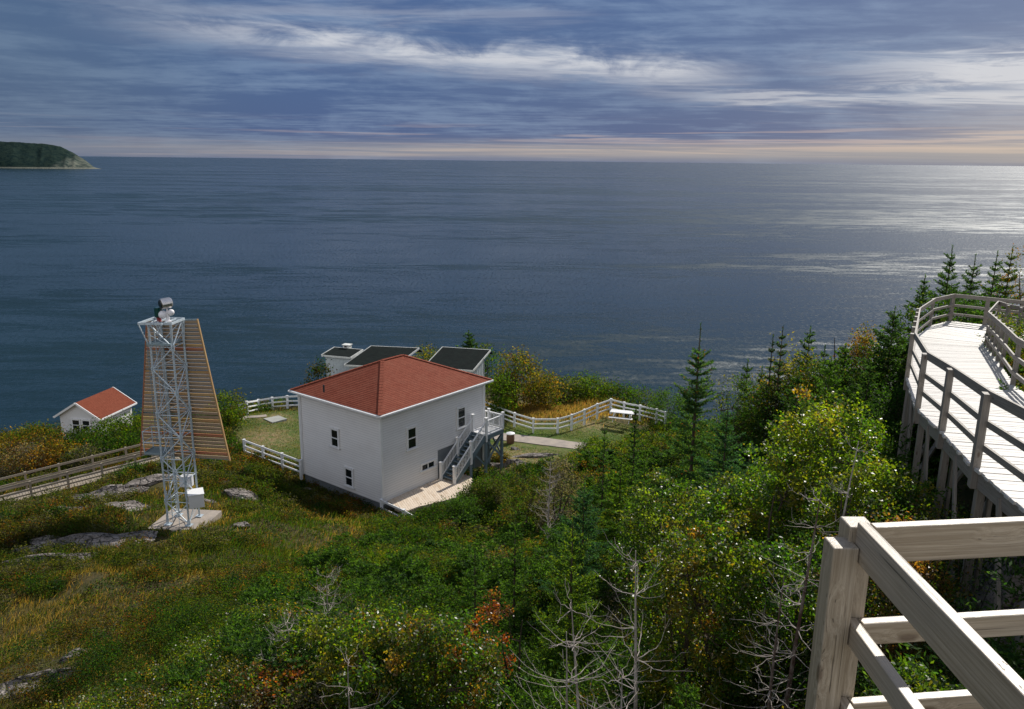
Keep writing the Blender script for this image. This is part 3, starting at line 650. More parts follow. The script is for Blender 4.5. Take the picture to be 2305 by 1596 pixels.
# ------------------------------------------------------------------ three sheds
def shed(fl_, fr_, bl_, br_, zf, zb, label, name='storage_shed', box=None, ladder=False, Lfix=None):
    BR = PZ(*br_, zb); BL_ = PZ(*bl_, zb); dl = BL_-BR; L = np.linalg.norm(dl); dl /= L
    FR = PZ(*fr_, zf) if fr_ else PZ(*fl_, zf)-dl*L
    dv = BR-FR; dv[2] = 0; FL_ = FR+dl*L; FR[2] = 0
    c = (FR+BL_)/2; g = gz(c[0], c[1])-.1
    root = thing(name, [c[0], c[1], g], label, 'shed')
    D = np.linalg.norm(dv); dd = dv/D; ww = .28
    w = lambda l, d, z: np.array([*(FR+dl*l+dd*d)[:2], z])
    mb = MB(); g0 = g-1.2
    ins = .22
    pts = [(ins, ins), (L-ins, ins), (L-ins, D-ins-.5), (ins, D-ins-.5)]; 
    zt = [zf+(zb-zf)*d/D-.06 for _, d in pts]
    mb.hexa([w(l, d, g0) for l, d in pts], [w(l, d, z) for (l, d), z in zip(pts, zt)])
    for k in range(int(L/.32)):               # battens on the front
        l = ins+.05+k*.32
        if l < L-ins: mb.beam(w(l, ins-.012, g0), w(l, ins-.012, zt[0]-.05), .05, .025, up=dd)
    for k in range(int(D/.32)):
        d_ = ins+.05+k*.32
        if d_ < D-ins-.5: mb.beam(w(ins-.012, d_, g0), w(ins-.012, d_, zf+(zb-zf)*d_/D-.08), .05, .025, up=dl)
    mb.build('wall', 'shed_white', root)
    mb = MB(); NC = int(D/.16)
    for i in range(NC):
        d0, d1 = D*i/NC, D*(i+1)/NC; z0 = zf+(zb-zf)*d0/D; z1 = zf+(zb-zf)*d1/D; u = .015
        mb.add([w(0, d0, z0+u), w(L, d0, z0+u), w(L, d1, z1), w(0, d1, z1), w(0, d0, z0-.004), w(L, d0, z0-.004)], [(1, 0, 3, 2), (0, 1, 5, 4)], [(0, d0, 0), (L, d0, 0), (L, d1, 0), (0, d1, 0), (0, d0, 0), (L, d0, 0)])
    mb.hexa([w(0, 0, zf-.06), w(L, 0, zf-.06), w(L, D, zb-.06), w(0, D, zb-.06)], [w(0, 0, zf-.008), w(L, 0, zf-.008), w(L, D, zb-.008), w(0, D, zb-.008)])
    # short steep slope at the back
    mb.hexa([w(0, D, zb-.06), w(L, D, zb-.06), w(L, D+.5, zb-.5), w(0, D+.5, zb-.5)], [w(0, D, zb), w(L, D, zb), w(L, D+.5, zb-.44), w(0, D+.5, zb-.44)])
    r = mb.build('roof', 'black_shingle', root)
    mb = MB()
    mb.beam(w(-.03, -.03, zf-.05), w(L+.03, -.03, zf-.05), .04, .15)
    mb.beam(w(-.03, 0, zf-.03), w(-.03, D, zb-.03), .05, .17); mb.beam(w(L+.03, 0, zf-.03), w(L+.03, D, zb-.03), .05, .17)
    mb.beam(w(-.03, D+.02, zb), w(L+.03, D+.02, zb), .06, .05)
    mb.build('roof_trim', 'shed_trim', root)
    if box is not None:
        q0 = w(L*.62, D+.30, zb-.35); mb = MB(); mb.post(q0, .62, .60, .5, ex=dl[:2]); mb.post(q0+UP*.60, .78, .06, .62, ex=dl[:2]); ch = mb.build('chimney', 'shed_trim', root)
        mb = MB(); mb.beam(q0-dd*.26-dl*.12+UP*.47, q0-dd*.26+dl*.14+UP*.47, .02, .14); mb.build('vent_opening', 'pipe_dark', ch)
    if ladder:
        mb = MB(); a_ = w(-.09, D*.55, zf+(zb-zf)*.55+.05); b_ = w(-.09, D*.55, zf-.75); mb.tube([a_, b_, w(-.09, D*.75, zf-.72), w(-.09, D*.75, zf-.2)], .02, 6); mb.tube([w(-.06, D-.68, g), w(-.06, D-.68, zf+.3)], .03, 6); mb.build('conduit', 'pipe_dark', root)
shed(None, (788.3, 805), (753.6, 781.6), (816.5, 787.0), -17.25, -16.95, 'smallest dark roofed shed, with a white chimney, left of the other two', Lfix=2.9, box=1)
shed((775.5, 821.5), None, (836.6, 778.8), (943, 783.5), -17.75, -16.75, 'middle black roofed shed just behind the red house roof', Lfix=4.25)
shed(None, (1064.4, 834), (997, 781.2), (1103.6, 788), -17.9, -16.75, 'right hand black roofed shed with pale end wall beside yellow bushes', Lfix=4.3, ladder=True)
# ------------------------------------------------------------------ boathouse
BZ = -22.0
B0 = PZ(122.3, 937.1, BZ); B1 = PZ(224.6, 944.2, BZ); B2 = PZ(308, 906.5, BZ)
wv = unit((B1-B0)*np.array([1, 1, 0])); lv = np.array([-wv[1], wv[0], 0]); BW = np.linalg.norm(B1-B0); BL = (B2-B1)@lv
bt = thing('boathouse', [*((B1+B0)/2+lv*BL/2)[:2], -26.5], 'small white gabled boathouse with orange red roof beyond the left bushes', 'boathouse')
bw = lambda x, y, z: B0*np.array([1, 1, 0])+wv*x+lv*y+UP*z
rz = BZ+BW/2*.62
mb = MB(); i_ = .28
zs = lambda x: BZ+(BW/2-abs(x-BW/2))*.62-.05
prof = [(i_, -26.8), (BW-i_, -26.8), (BW-i_, zs(BW-i_)), (BW/2, zs(BW/2)), (i_, zs(i_))]
F0 = [bw(x, .3, z) for x, z in prof]; F1 = [bw(x, BL-.3, z) for x, z in prof]
mb.add(F0+F1, [(0, 1, 2, 3, 4), (9, 8, 7, 6, 5)]+[(a, a+5, (a+1) % 5+5, (a+1) % 5) for a in range(5)], [(p_[0], p_[2], p_[1]) for p_ in F0+F1])
mb.build('wall', 'siding', bt)
mb = MB(); sl_len = math.hypot(BW/2, BW/2*.62); NC = int(sl_len/.14)
for side in (0, 1):
    for k in range(NC):
        a0, a1 = k/NC, (k+1)/NC; x0 = a0*BW/2; x1 = a1*BW/2; z0 = BZ+x0*.62; z1 = BZ+x1*.62
        if side: x0, x1 = BW-x0, BW-x1
        q0 = [bw(x0, 0, z0+.014), bw(x0, BL, z0+.014), bw(x1, BL, z1), bw(x1, 0, z1), bw(x0, 0, z0-.004), bw(x0, BL, z0-.004)]
        y0, y1 = a0*sl_len, a1*sl_len
        mb.add(q0, [(0, 1, 2, 3), (4, 5, 1, 0)], [(0, y0, side), (BL, y0, side), (BL, y1, side), (0, y1, side), (0, y0, side), (BL, y0, side)])
    s_ = -1 if side == 0 else 1
mb.build('roof', 'boathouse_shingle', bt)
mb = MB()
for yy in (-.03, BL+.03):
    mb.beam(bw(-.04, yy, BZ-.08), bw(BW/2, yy, rz-.06), .06, .17); mb.beam(bw(BW+.04, yy, BZ-.08), bw(BW/2, yy, rz-.06), .06, .17)
mb.beam(bw(-.06, -.05, BZ-.06), bw(-.06, BL+.05, BZ-.06), .10, .12); mb.beam(bw(BW+.06, -.05, BZ-.06), bw(BW+.06, BL+.05, BZ-.06), .10, .12)
mb.build('roof_trim', 'white', bt)
wc = bw(BW/2-.35, .3, BZ-.75)
window(bt, wc, wv, -lv, .72, .95); window(bt, wc+wv*.98, wv, -lv, .72, .95)
# ------------------------------------------------------------------ light beacon tower
TC = np.array([-14.87, 33.45, 0]); ta = unit(np.array([.995, -.09, 0])); tb = np.array([.09, .995, 0]); tb = unit(tb)
TB, TT = -16.1, -6.86
T = lambda a, b, z: TC+ta*a+tb*b+UP*z
tw = thing('beacon_tower', T(0, 0, -16.5), 'galvanised lattice beacon tower with slatted orange daymark on a concrete pad', 'tower')
mb = MB(); A = [PZ(a, b, TB) for a, b in ((327.8, 1203.5), (441.3, 1209.4), (497.6, 1156.1), (387, 1152))]
A = [np.array([-16.2, 32.4, TB]), np.array([-13.87, 32.1, TB]), np.array([-13.55, 34.55, TB]), np.array([-15.95, 34.75, TB])]
mb.hexa([p_-UP*.75 for p_ in A], A); mb.build('concrete_base', 'concrete', tw, bevel=.02)
hs = .49
for sa, sb in ((-1, -1), (1, -1), (1, 1), (-1, 1)):
    mb = MB(); p0 = T(sa*hs, sb*hs, TB+.03); p1 = T(sa*hs, sb*hs, TT)
    mb.beam(p0, p1, .012, .09, up=ta*sa); mb.beam(p0, p1, .012, .09, up=tb*sb)
    mb.tube([p0-UP*.03, p1], .036, 8); mb.build('leg', 'galv', tw)
    mb = MB(); mb.box(p0, .28, .28, .035, ex=ta); mb.build('foot_plate', 'galv', tw)
cor = [(-hs, -hs), (hs, -hs), (hs, hs), (-hs, hs)]
NP = 9; dz = (TT-TB-.1)/NP
for s in range(4):
    mb = MB(); a_, b_ = cor[s], cor[(s+1) % 4]
    for k in range(NP):
        z0 = TB+.1+k*dz; z1 = z0+dz
        q0, q1 = (a_, b_) if (k+s) % 2 else (b_, a_)
        mb.tube([T(*q0, z0), T(*q1, z1)], .026, 6); mb.tube([T(*q1, z0+dz*.5), T(*q0, z0+dz*.02)], .014, 5)
        mb.tube([T(*a_, z1), T(*b_, z1)], .020, 6)
        mb.box(T(*q0, z0+.03), .16, .02, .2, ex=(ta if s % 2 == 0 else tb)); mb.box(T(*q1, z1-.08), .13, .02, .17, ex=(ta if s % 2 == 0 else tb))
    mb.build('lattice_brace', 'galv', tw)
mb = MB()                                   # ladder inside left face and its safety hoops
for s in (-1, 1): mb.tube([T(-.36, s*.2-.1, TB+.1), T(-.36, s*.2-.1, TT+.2)], .022, 6)
zz = TB+.4
while zz < TT: mb.tube([T(-.36, -.3, zz), T(-.36, .1, zz)], .012, 5); zz += .3
mb.build('ladder', 'galv', tw)
mb = MB()
for zc in np.arange(-12.2, -7.6, .95):
    an = np.linspace(PI*.5, PI*1.5, 9); mb.tube([T(-.50+.33*math.cos(t), -.1+.33*math.sin(t), zc) for t in an], .016, 5)
for t in np.linspace(PI*.55, PI*1.45, 5): mb.tube([T(-.50+.33*math.cos(t), -.1+.33*math.sin(t), -12.3), T(-.50+.33*math.cos(t), -.1+.33*math.sin(t), -7.7)], .010, 5)
mb.build('ladder_cage', 'galv_dark', tw)
def platform(z, a0, a1, b0, b1, rail, nm):
    mb = MB()
    k = int((b1-b0)/.06)
    for i in range(k): mb.beam(T(a0, b0+(b1-b0)*(i+.5)/k, z), T(a1, b0+(b1-b0)*(i+.5)/k, z), .022, .035)
    for bb in (b0, b1): mb.beam(T(a0, bb, z), T(a1, bb, z), .03, .09)
    for aa in (a0, a1): mb.beam(T(aa, b0, z), T(aa, b1, z), .03, .09)
    Pp = mb.build(nm, 'galv_dark', tw)
    if rail:
        mb = MB()
        for zr in (.5, 1.0):
            pts = [T(a1, b0, z+zr), T(a0, b0, z+zr), T(a0, b1, z+zr), T(a1, b1, z+zr)]
            for x_, y_ in zip(pts[:-1], pts[1:]): mb.tube([x_, y_], .022, 6)
        for c_ in ((a0, b0), (a0, b1)): mb.tube([T(*c_, z), T(*c_, z+1.02)], .022, 6)
        mb.build('guard_rail', 'galv', Pp)
platform(-12.75, -1.30, -.40, -.42, .32, True, 'rest_platform')
platform(-7.75, -.62, .40, -.55, .45, False, 'work_platform')
# flared head frame
hd = MB(); HT = TT+.02; hw = .70
hc = [(-hw-.12, -hw), (hw-.16, -hw+.18), (hw-.16, hw-.1), (-hw-.12, hw-.1)]
for s in range(4): hd.beam(T(*hc[s], HT), T(*hc[(s+1) % 4], HT), .05, .10)
for s in range(4): hd.tube([T(*hc[s], HT), T(*cor[s], HT-1.15)], .026, 6)
hd.beam(T(-.2, -hw, HT), T(-.2, hw-.1, HT), .05, .07); hd.beam(T(.2, -hw, HT), T(.2, hw-.1, HT), .05, .07)
hd.build('head_frame', 'galv', tw)
# daymark of slats behind the mast
DL0, DR0 = P(317, 1023, 34.25), P(517.3, 1034.8, 33.95); DL1, DR1 = P(331, 722, 34.25), P(444.2, 720.5, 33.95)
mb = MB(); NS = 37
for i in range(NS):
    t = (i+.5)/NS; a_ = DL0+(DL1-DL0)*t; b_ = DR0+(DR1-DR0)*t; mi = 0
    rr = rng.random()
    if i in (1, 6, 29): mi = 1
    elif rr < .16: mi = 2
    zz = a_*.5+b_*.5; a_ = a_.copy(); b_ = b_.copy()
    mb.beam(a_, b_, .06, .118+.006*rng.random(), mi=mi)
dm = mb.build('daymark', None, tw, mats=['slat_wood', 'slat_red', 'slat_cream'])
mb = MB()
mb.beam(DR0-UP*.05, DR1+UP*.05, .05, .09, up=tb); mb.build('side_batten', 'slat_cream', dm)
mb = MB(); mb.beam(DL0-UP*.05, DL1+UP*.05, .05, .09, up=tb); mb.build('side_batten', 'slat_red', dm)
mb = MB()
for t in (0.0, .33, .66, 1.0):
    a_ = DL0+(DL1-DL0)*t; b_ = DR0+(DR1-DR0)*t; o = tb*.07; mb.beam(a_+o, b_+o, .05, .07)
for s in (-1, 1): mb.beam(T(s*hs, hs+.05, DL0[2]-.1), T(s*hs, hs+.05, DL1[2]+.05), .05, .06, up=tb)
mb.build('support_frame', 'galv_dark', dm)
# lanterns and boxes
LX = T(.20, -.12, HT)
mb = MB(); mb.tube([LX, LX+UP*.34], [.075, .06], 10); mb.tube([LX+UP*.0, LX+UP*.04], .14, 12); mb.tube([LX+UP*.34, LX+UP*.62], .04, 8); mb.build('lantern_mast', 'lamp_white', tw)
def ball(mb, c, r, sq=1.0, n=12, d=UP):
    pts = []; rs = []
    for k in range(9): t = -PI/2+PI*k/8; pts.append(c+d*r*math.sin(t)*sq); rs.append(max(.004, r*math.cos(t)))
    mb.tube(pts, rs, n)
mb = MB(); ball(mb, LX+UP*.32-ta*.17-tb*.08, .18); ball(mb, LX+UP*.41+ta*.16, .14); mb.beam(LX+UP*.34-ta*.15, LX+UP*.41+ta*.15, .12, .14); mb.build('lamp_housing', 'lamp_white', tw, smooth=True)
ld_ = unit(ta*.62+tb*.75+UP*.08); lc = LX+UP*.80-ta*.04
mb = MB(); mb.tube([lc-ld_*.22, lc-ld_*.20, lc+ld_*.18, lc+ld_*.24], [.215, .235, .235, .18], 20); L_ = mb.build('spot_lantern', 'lamp_metal', tw)
mb = MB(); mb.tube([lc-ld_*.225, lc-ld_*.255], [.19, .16], 20); mb.build('lens', 'dark_lens', L_)
GX_ = T(-.20, -.12, HT)
mb = MB(); mb.tube([GX_, GX_+UP*.05, GX_+UP*.15, GX_+UP*.2], [.11, .09, .09, .14], 12); g0 = mb.build('green_lantern', 'lamp_red', tw)
mb = MB(); mb.tube([GX_+UP*.2, GX_+UP*.22, GX_+UP*.58, GX_+UP*.62], [.14, .165, .165, .12], 16); mb.build('lens', 'green_glass', g0)
bx = T(.80, -.25, -14.88)
mb = MB(); mb.box(bx, .62, .72, .62, ex=unit(ta*.85+tb*.5)); cb = mb.build('equipment_box', 'box_grey', tw, bevel=.015)
mb = MB(); mb.box(bx+UP*.325, .68, .78, .03, ex=unit(ta*.85+tb*.5)); mb.build('lid', 'white', cb)
mb = MB(); mb.box(T(.1, .35, -14.3), .5, .35, .5, ex=ta); mb.build('battery_box', 'box_grey', tw)
mb = MB()
for s, (a, b) in enumerate(((-.55, -.55), (.1, -.6))): mb.tube([T(a, b, TB+.02), T(a*.8, b*.8, TB+1.6)], .014, 6)
mb.build('cable_conduit', 'galv', tw)
# ------------------------------------------------------------------ wooden footbridge on the left
RN0, RN1 = PZ(0, 1139, -18.3), PZ(356, 1046, -17.75)
rd = (RN1-RN0); RNa = RN0-rd*.35; RNb = RN1+rd*.16
rn = unit(np.array([-rd[1], rd[0], 0])); rw = 1.55
fb = thing('footbridge', [*((RN0+RN1)/2)[:2], -19], 'weathered brown timber footbridge with rails climbing to the tower from the left', 'footbridge')
mb = MB(); nb = int(np.linalg.norm(RNb-RNa)/.145)
for i in range(nb):
    c = RNa+(RNb-RNa)*(i+.5)/nb+UP*rng.normal()*.004; d = unit(RNb-RNa)
    mb.beam(c-UP*.02-rn*.03, c+rn*(rw+.03)-UP*.02, .132, .04)
mb.build('deck_boards', 'ramp_wood', fb)
mb = MB()
for o in (.04, rw-.04): mb.beam(RNa+rn*o-UP*.16, RNb+rn*o-UP*.16, .07, .24)
mb.build('joist', 'ramp_wood', fb)
def bridge_post(t, off, hgt=1.0, base=None):
    p_ = RN0+(RN1-RN0)*t+rn*off; zb = min(gz(p_[0], p_[1])-.2, p_[2]-.4); mb = MB(); q0 = p_.copy(); q0[2] = zb; mb.post(q0, .11, p_[2]+hgt-zb, ex=rd[:2]); mb.build('post', 'ramp_wood', fb)
L_r = np.linalg.norm(rd)
def tofpx(px, py, off):                     # parameter along the bridge below a pixel
    best = min(np.linspace(-.4, 1.2, 400), key=lambda t: abs(proj(RN0+rd*t+rn*off+UP*.95)[0]-px)); return best
for px in (-12, 66, 150, 228, 302.5, 368): bridge_post(tofpx(px, 0, -.08), -.08)
for px in (-30, 55, 131, 207, 282, 340): bridge_post(tofpx(px, 0, rw+.08), rw+.08)
for off in (-.01, rw+.01):
    for zr, hh in ((.93, .12), (.50, .08), (.25, .08)):
        mb = MB(); mb.beam(RNa+rn*off+UP*zr, RNb+rn*off+UP*zr, .045, hh); mb.build('rail', 'ramp_wood', fb)
# ------------------------------------------------------------------ curving boardwalk on the right
def zt_(Y): return max(-1.83-.107*Y, -4.8)
RH = 1.07
Lp = [PS(*p_, -1.83, -.107) for p_ in ((2232.5, 881), (2149, 827), (2090.3, 793), (2061, 748.3))]
p8 = PS(2071.5, 693, -1.83, -.107); p3 = Lp[3]
Lp += [p3+(p8-p3)*k/5 for k in range(1, 6)]
c1_, c2_, r_1 = PZ(2105.6, 670.7, -4.8), PZ(2149, 661.3, -4.8), PZ(2305, 676.6, -4.8)
ext = r_1+(r_1-c2_)*1.2
near = [Lp[0]+np.array([-.50, -2.0, .21]), Lp[0]+np.array([-.9, -4.0, .42]), Lp[0]+np.array([-1.2, -6.0, .63])]
Lpost = near[::-1]+Lp+[c1_, c2_, (c2_+r_1)/2, r_1, ext]
for p_ in Lpost: p_[2] = zt_(p_[1])
inn = [PS(2305, 769.5, -1.83, -.107), PS(2225.7, 701.3, -1.83, -.107), PS(2247, 683.7, -1.83, -.107)]
i4 = PZ(2305, 685, -4.66)
bw_ = thing('boardwalk', [8, 13, -6.5], 'sun bleached curving timber boardwalk with railings above the shrubs on the right', 'boardwalk')
ZD = lambda p_: np.array([p_[0], p_[1], zt_(p_[1])-RH])
Ld = [ZD(p_) for p_ in Lpost]
def rnorm(i):
    d = Lpost[min(i+1, len(Lpost)-1)]-Lpost[max(i-1, 0)]; d[2] = 0; d = unit(d); return np.array([d[1], -d[0], 0])
Rd = []
k8 = 3+4+4
for i in range(len(Lpost)):
    if i < k8-1: Rd.append(ZD(Lpost[i]+rnorm(i)*2.0))
innr = lambda t: inn[0]+(inn[1]-inn[0])*t
Rd = [ZD(Lpost[i]+rnorm(i)*2.0) for i in range(7)]
q_in = [innr(t) for t in (.42, .58, .72, .86, 1.0)]
Rd += [ZD(p_) for p_ in q_in]; Rd += [ZD(inn[1]+(inn[2]-inn[1])*.5), ZD(inn[2]), ZD((inn[2]+i4)/2), ZD(i4), ZD(i4+(i4-inn[2])*2.2)]
nP = min(len(Ld), len(Rd)); mb = MB()
for i in range(nP-1):
    a0, a1, b0, b1 = Ld[i], Ld[i+1], Rd[i], Rd[i+1]; L = .5*(np.linalg.norm(a1-a0)+np.linalg.norm(b1-b0)); k = max(1, round(L/.15))
    for j in range(k):
        t0 = (j+.06)/k; t1 = (j+.94)/k
        A = [a0+(a1-a0)*t0, a0+(a1-a0)*t1]; B = [b0+(b1-b0)*t0, b0+(b1-b0)*t1]; u = UP*.04; o = unit(A[0]-B[0])*(.06+rng.random()*.05); jz = UP*rng.normal()*.0025
        mb.hexa([A[0]+o-u+jz, A[1]+o-u+jz, A[1]+o+jz, A[0]+o+jz], [B[0]-o-u+jz, B[1]-o-u+jz, B[1]-o+jz, B[0]-o+jz])
mb.build('deck_boards', 'deck_wood', bw_)
mb = MB()
for pts, s in ((Ld[:nP], 1), (Rd[:nP], -1)):
    for a_, b_ in zip(pts[:-1], pts[1:]):
        if np.linalg.norm(b_-a_) > .1: mb.beam(a_-UP*.17, b_-UP*.17, .045, .24)
for a_, b_ in zip(Ld[:nP], Rd[:nP]): mb.beam(a_-UP*.18, b_-UP*.18, .08, .22)
mb.build('joist', 'grey_wood', bw_)
def boardwalk_rail(tops, out, lvl=(0, -.40, -.74), posts=True):
    # tops: post positions at rail-top height; out: +1 posts on the left of travel
    n = len(tops)
    for i, p_ in enumerate(tops):
        d = tops[min(i+1, n-1)]-tops[max(i-1, 0)]; d = unit(d*np.array([1, 1, 0])); nl = np.array([-d[1], d[0], 0])*out
        q0 = p_+nl*.055; q0[2] = zt_(p_[1])-RH-.30
        mb = MB(); mb.post(q0, .14, RH+.27, .092, ex=d); mb.build('post', 'grey_wood', bw_)
    for z_o in lvl:
        mb = MB(); hh = .14 if z_o == 0 else .09
        for a_, b_ in zip(tops[:-1], tops[1:]):
            a2 = a_.copy(); b2 = b_.copy(); a2[2] = zt_(a_[1])+z_o-hh/2; b2[2] = zt_(b_[1])+z_o-hh/2; mb.beam(a2, b2, .04, hh)
        mb.build('rail', 'grey_wood', bw_)
boardwalk_rail(Lpost, 1)
Rtop = [r+UP*RH for r in Rd[:7]]+[innr(.42)]
Rtop += [innr(t) for t in (.55, .68, .80, .90, 1.0)]+[inn[2], (inn[2]+i4)/2, i4, i4+(i4-inn[2])*1.5]
boardwalk_rail([p_.copy() for p_ in Rtop], -1)
for i, (a_, b_) in enumerate(zip(Ld[:nP], Rd[:nP])):          # trestle legs
    for j, p_ in enumerate((a_, b_)):
        g = gz(p_[0], p_[1])-.25
        inw = unit((b_-a_) if j == 0 else (a_-b_))*.05
        if p_[2]-.28-g > .3:
            mb = MB(); q0 = p_+inw; q0[2] = g; mb.post(q0, .10, p_[2]-.28-g, .14, ex=(b_-a_)[:2]); mb.post(q0+inw*2.6, .045, p_[2]-.1-g, .14, ex=(b_-a_)[:2]); mb.build('leg', 'grey_wood', bw_)
    g = gz(a_[0], a_[1]); hgt = a_[2]-g
    if hgt > .9:
        mb = MB(); lo = a_.copy(); lo[2] = g+.15; hi = a_+(b_-a_)*.62; hi[2] = a_[2]-.22; mb.beam(lo, hi, .045, .12, up=(0, 1, 0)); 
        if i < nP-1:
            nx_ = Ld[i+1].copy(); nx_[2] -= .3; of = unit(b_-a_)*-.03; mb.beam(lo+of, a_*.45+nx_*.55+of, .04, .10)
        mb.build('brace', 'grey_wood', bw_)
# ------------------------------------------------------------------ railing beside the camera
T0 = -1.24
ra, rb = PZ(1930, 1175, T0), PZ(2305, 1567, T0); dd_ = unit((rb-ra)*np.array([1, 1, 0])); oo = np.array([-dd_[1], dd_[0], 0]); oo = oo if oo[0] > 0 else -oo
nr = thing('lookout_railing', [ra[0], ra[1], -2.0], 'weathered grey timber corner railing close to the viewer at lower right', 'railing')
end = rb+(rb-ra)*1.6
def rail_(name, p0, p1, th, h, ztop, mat='near_wood'):
    mb = MB(); a_ = p0.copy(); b_ = p1.copy(); a_[2] = b_[2] = ztop-h/2; mb.beam(a_, b_, th, h); mb.build(name, mat, nr, bevel=.004)
th = .040
rail_('rail', ra+oo*th/2, end+oo*th/2, th, .140, T0)
fr0 = PZ(1966, 1188, T0); fr1 = PZ(2305, 1172.8, T0); fd = unit((fr1-fr0)*np.array([1, 1, 0])); fn = np.array([-fd[1], fd[0], 0]); frE = fr0+fd*3.5
st0 = ra+oo*(th+.0015); k_ = (st0-fr0)@fd; st0 = fr0+fd*k_
rail_('rail', st0+fn*th/2, frE+fn*th/2, th, .140, T0)
for zt2, th2 in ((-1.62, .089), (-1.955, .089)):
    rail_('rail', ra+oo*th/2, end+oo*th/2, th, th2, zt2); rail_('rail', st0+fn*th/2, frE+fn*th/2, th, th2, zt2)
pw = .092
pc1 = ra-oo*(pw/2+.004)+dd_*.004; pc2 = ra-dd_*(pw/2+.004)+oo*.024
for pc, zt2 in ((pc1, T0-.078), (pc2, T0-.022)):
    q0 = pc.copy(); q0[2] = -4.4; mb = MB(); mb.post(q0, pw, zt2+4.4, pw, ex=oo); mb.build('post', 'near_wood', nr, bevel=.005)
for k in (1.55,):
    q0 = st0+fd*k+fn*(th+pw/2); q0[2] = -4.4; mb = MB(); mb.post(q0, pw, T0-.02+4.4, pw, ex=fd); mb.build('post', 'near_wood', nr, bevel=.005)
# the platform the viewer stands on
pl = thing('lookout_deck', [1.6, 1, -2.35], 'weathered timber lookout deck under the viewer behind the corner railing', 'deck')
mb = MB(); boards(mb, [ra-oo*.06, ra-oo*.06+dd_*4.5, ra-oo*.06+dd_*4.5+oo*4.5, ra-oo*.06+oo*4.5], -2.3, math.atan2(dd_[1], dd_[0])) if 0 else None
# only its near edge could be seen; the deck itself lies below and behind the camera
cpl = [ra+dd_*1.1-oo*.06, ra+dd_*5-oo*.06, ra+dd_*5+oo*4, ra+dd_*1.1+oo*4]
boards(mb, cpl, -2.32, math.atan2(oo[1], oo[0])); mb.build('deck_boards', 'near_wood', pl)
for p_ in cpl: mb = MB(); mb.post([p_[0], p_[1], -4.9], .12, 2.5); mb.build('post', 'near_wood', pl)
# ------------------------------------------------------------------ rocks
RX = []
def rock(px, py, sx, sy, sz, rot, label, name='boulder', cat='rock', sink=.02, seed=0, at=None):
    import bmesh
    bm = bmesh.new(); bmesh.ops.create_icosphere(bm, subdivisions=4, radius=1.0); r = np.random.default_rng(seed+91)
    pl_ = unit(r.normal(size=(14, 3))*np.array([1, 1, 1.4])); pd = r.uniform(.45, .82, 14)
    co_ = np.array([v.co[:] for v in bm.verts])
    for n_, d_ in zip(pl_, pd): k = co_@n_; co_ -= np.maximum(k-d_, 0)[:, None]*n_
    co_ *= (1+.10*vnoise(co_[:, 0]*9+co_[:, 2]*5, co_[:, 1]*9-co_[:, 2]*4, 2.1, seed)+.05*vnoise(co_[:, 0]*30, co_[:, 1]*30+co_[:, 2]*20, 2.0, seed+1))[:, None]
    # bedding steps
    co_[:, 2] += .07*np.sign(np.sin(co_[:, 2]*8+co_[:, 0]*3+1.5*vnoise(co_[:, 0]*9, co_[:, 1]*9, 3, seed+4)))
    co_ *= np.array([sx, sy, sz])*1.3; c, s = math.cos(rot), math.sin(rot)
    co_ = np.stack([co_[:, 0]*c-co_[:, 1]*s, co_[:, 0]*s+co_[:, 1]*c, co_[:, 2]], 1)
    g = G(px, py) if at is None else np.array(at, float)
    co_[:, 2] += (gz(g[0]+co_[:, 0], g[1]+co_[:, 1])-g[2])*.85
    for v, c_ in zip(bm.verts, co_): v.co = c_
    me = bpy.data.meshes.new(name); bm.to_mesh(me); bm.free(); me.polygons.foreach_set('use_smooth', [False]*len(me.polygons))
    RX.append((g[0], g[1], max(sx, sy)*1.2, min(sx, sy)*1.2, rot))
    o = link(name, me, 'rock', None, g-UP*sz*sink); tag(o, label, cat)
RK = [(225, 1128, 1.5, .75, .55, .55, 'large cracked grey rock slab just right of the footbridge posts'), (285, 1142, .95, .65, .45, .5, 'flat tilted grey slab left of the tower foot, nearest of its pair'), (290, 1108, .9, .5, .38, .4, 'pale rock patch above the tilted slab near the footbridge'),
      (345, 1083, 2.0, .55, .40, .75, 'long pale ledge running up beside the footbridge behind the tower'), (215, 1222, 2.5, .85, .48, .45, 'long dark mossy outcrop lying left of the concrete pad'), (110, 1262, 1.7, .4, .25, .5, 'low pale end of ledge at the left edge above the dark grass'),
      (540, 1118, .95, .6, .42, .2, 'rounded pale boulder right of the tower box'), (690, 1112, .75, .45, .38, .1, 'grey domed boulder in the grass below the house wall'), (543, 1184, .42, .3, .2, .3, 'small white stone right of the concrete pad'), (570, 1160, .40, .25, .16, .1, 'flat pale stone farther right of the concrete pad, by the shadow edge'),
      (336, 1272, .36, .28, .22, .2, 'lone small round boulder in grass below the pad'), (128, 1160, .8, .4, .3, .5, 'half buried rock under the footbridge among shrubs'), (60, 1552, 1.15, .28, .30, .52, 'long pale ledge at the bottom left corner'), (250, 1578, .62, .26, .32, .55, 'rough grey rock breaking through moss at bottom left'),
      (175, 1478, .5, .14, .16, .6, 'narrow grey stone edge above the bottom left ledge'), (835, 1192, .55, .15, .12, .5, 'thin pale stone by the crest below the house corner'), (1030, 1060, .3, .3, .2, 0, 'small stone beside the stair bottom'),
      (1125, 1052, .7, .5, .4, .3, 'rounded tan boulder at the foot of the landing leg'), (1165, 1044, .9, .5, .35, .2, 'broad tan rock right of the landing legs'), (1215, 1026, 1.7, .45, .22, .25, 'long flat pink ledge below the gravel path'), (1160, 1012, .3, .25, .18, 0, 'small pale stone beside the path under the landing')]
for i, (px, py, sx, sy, sz, rt, lb) in enumerate(RK): rock(px, py, sx, sy, sz, rt, lb, seed=i*3+1)
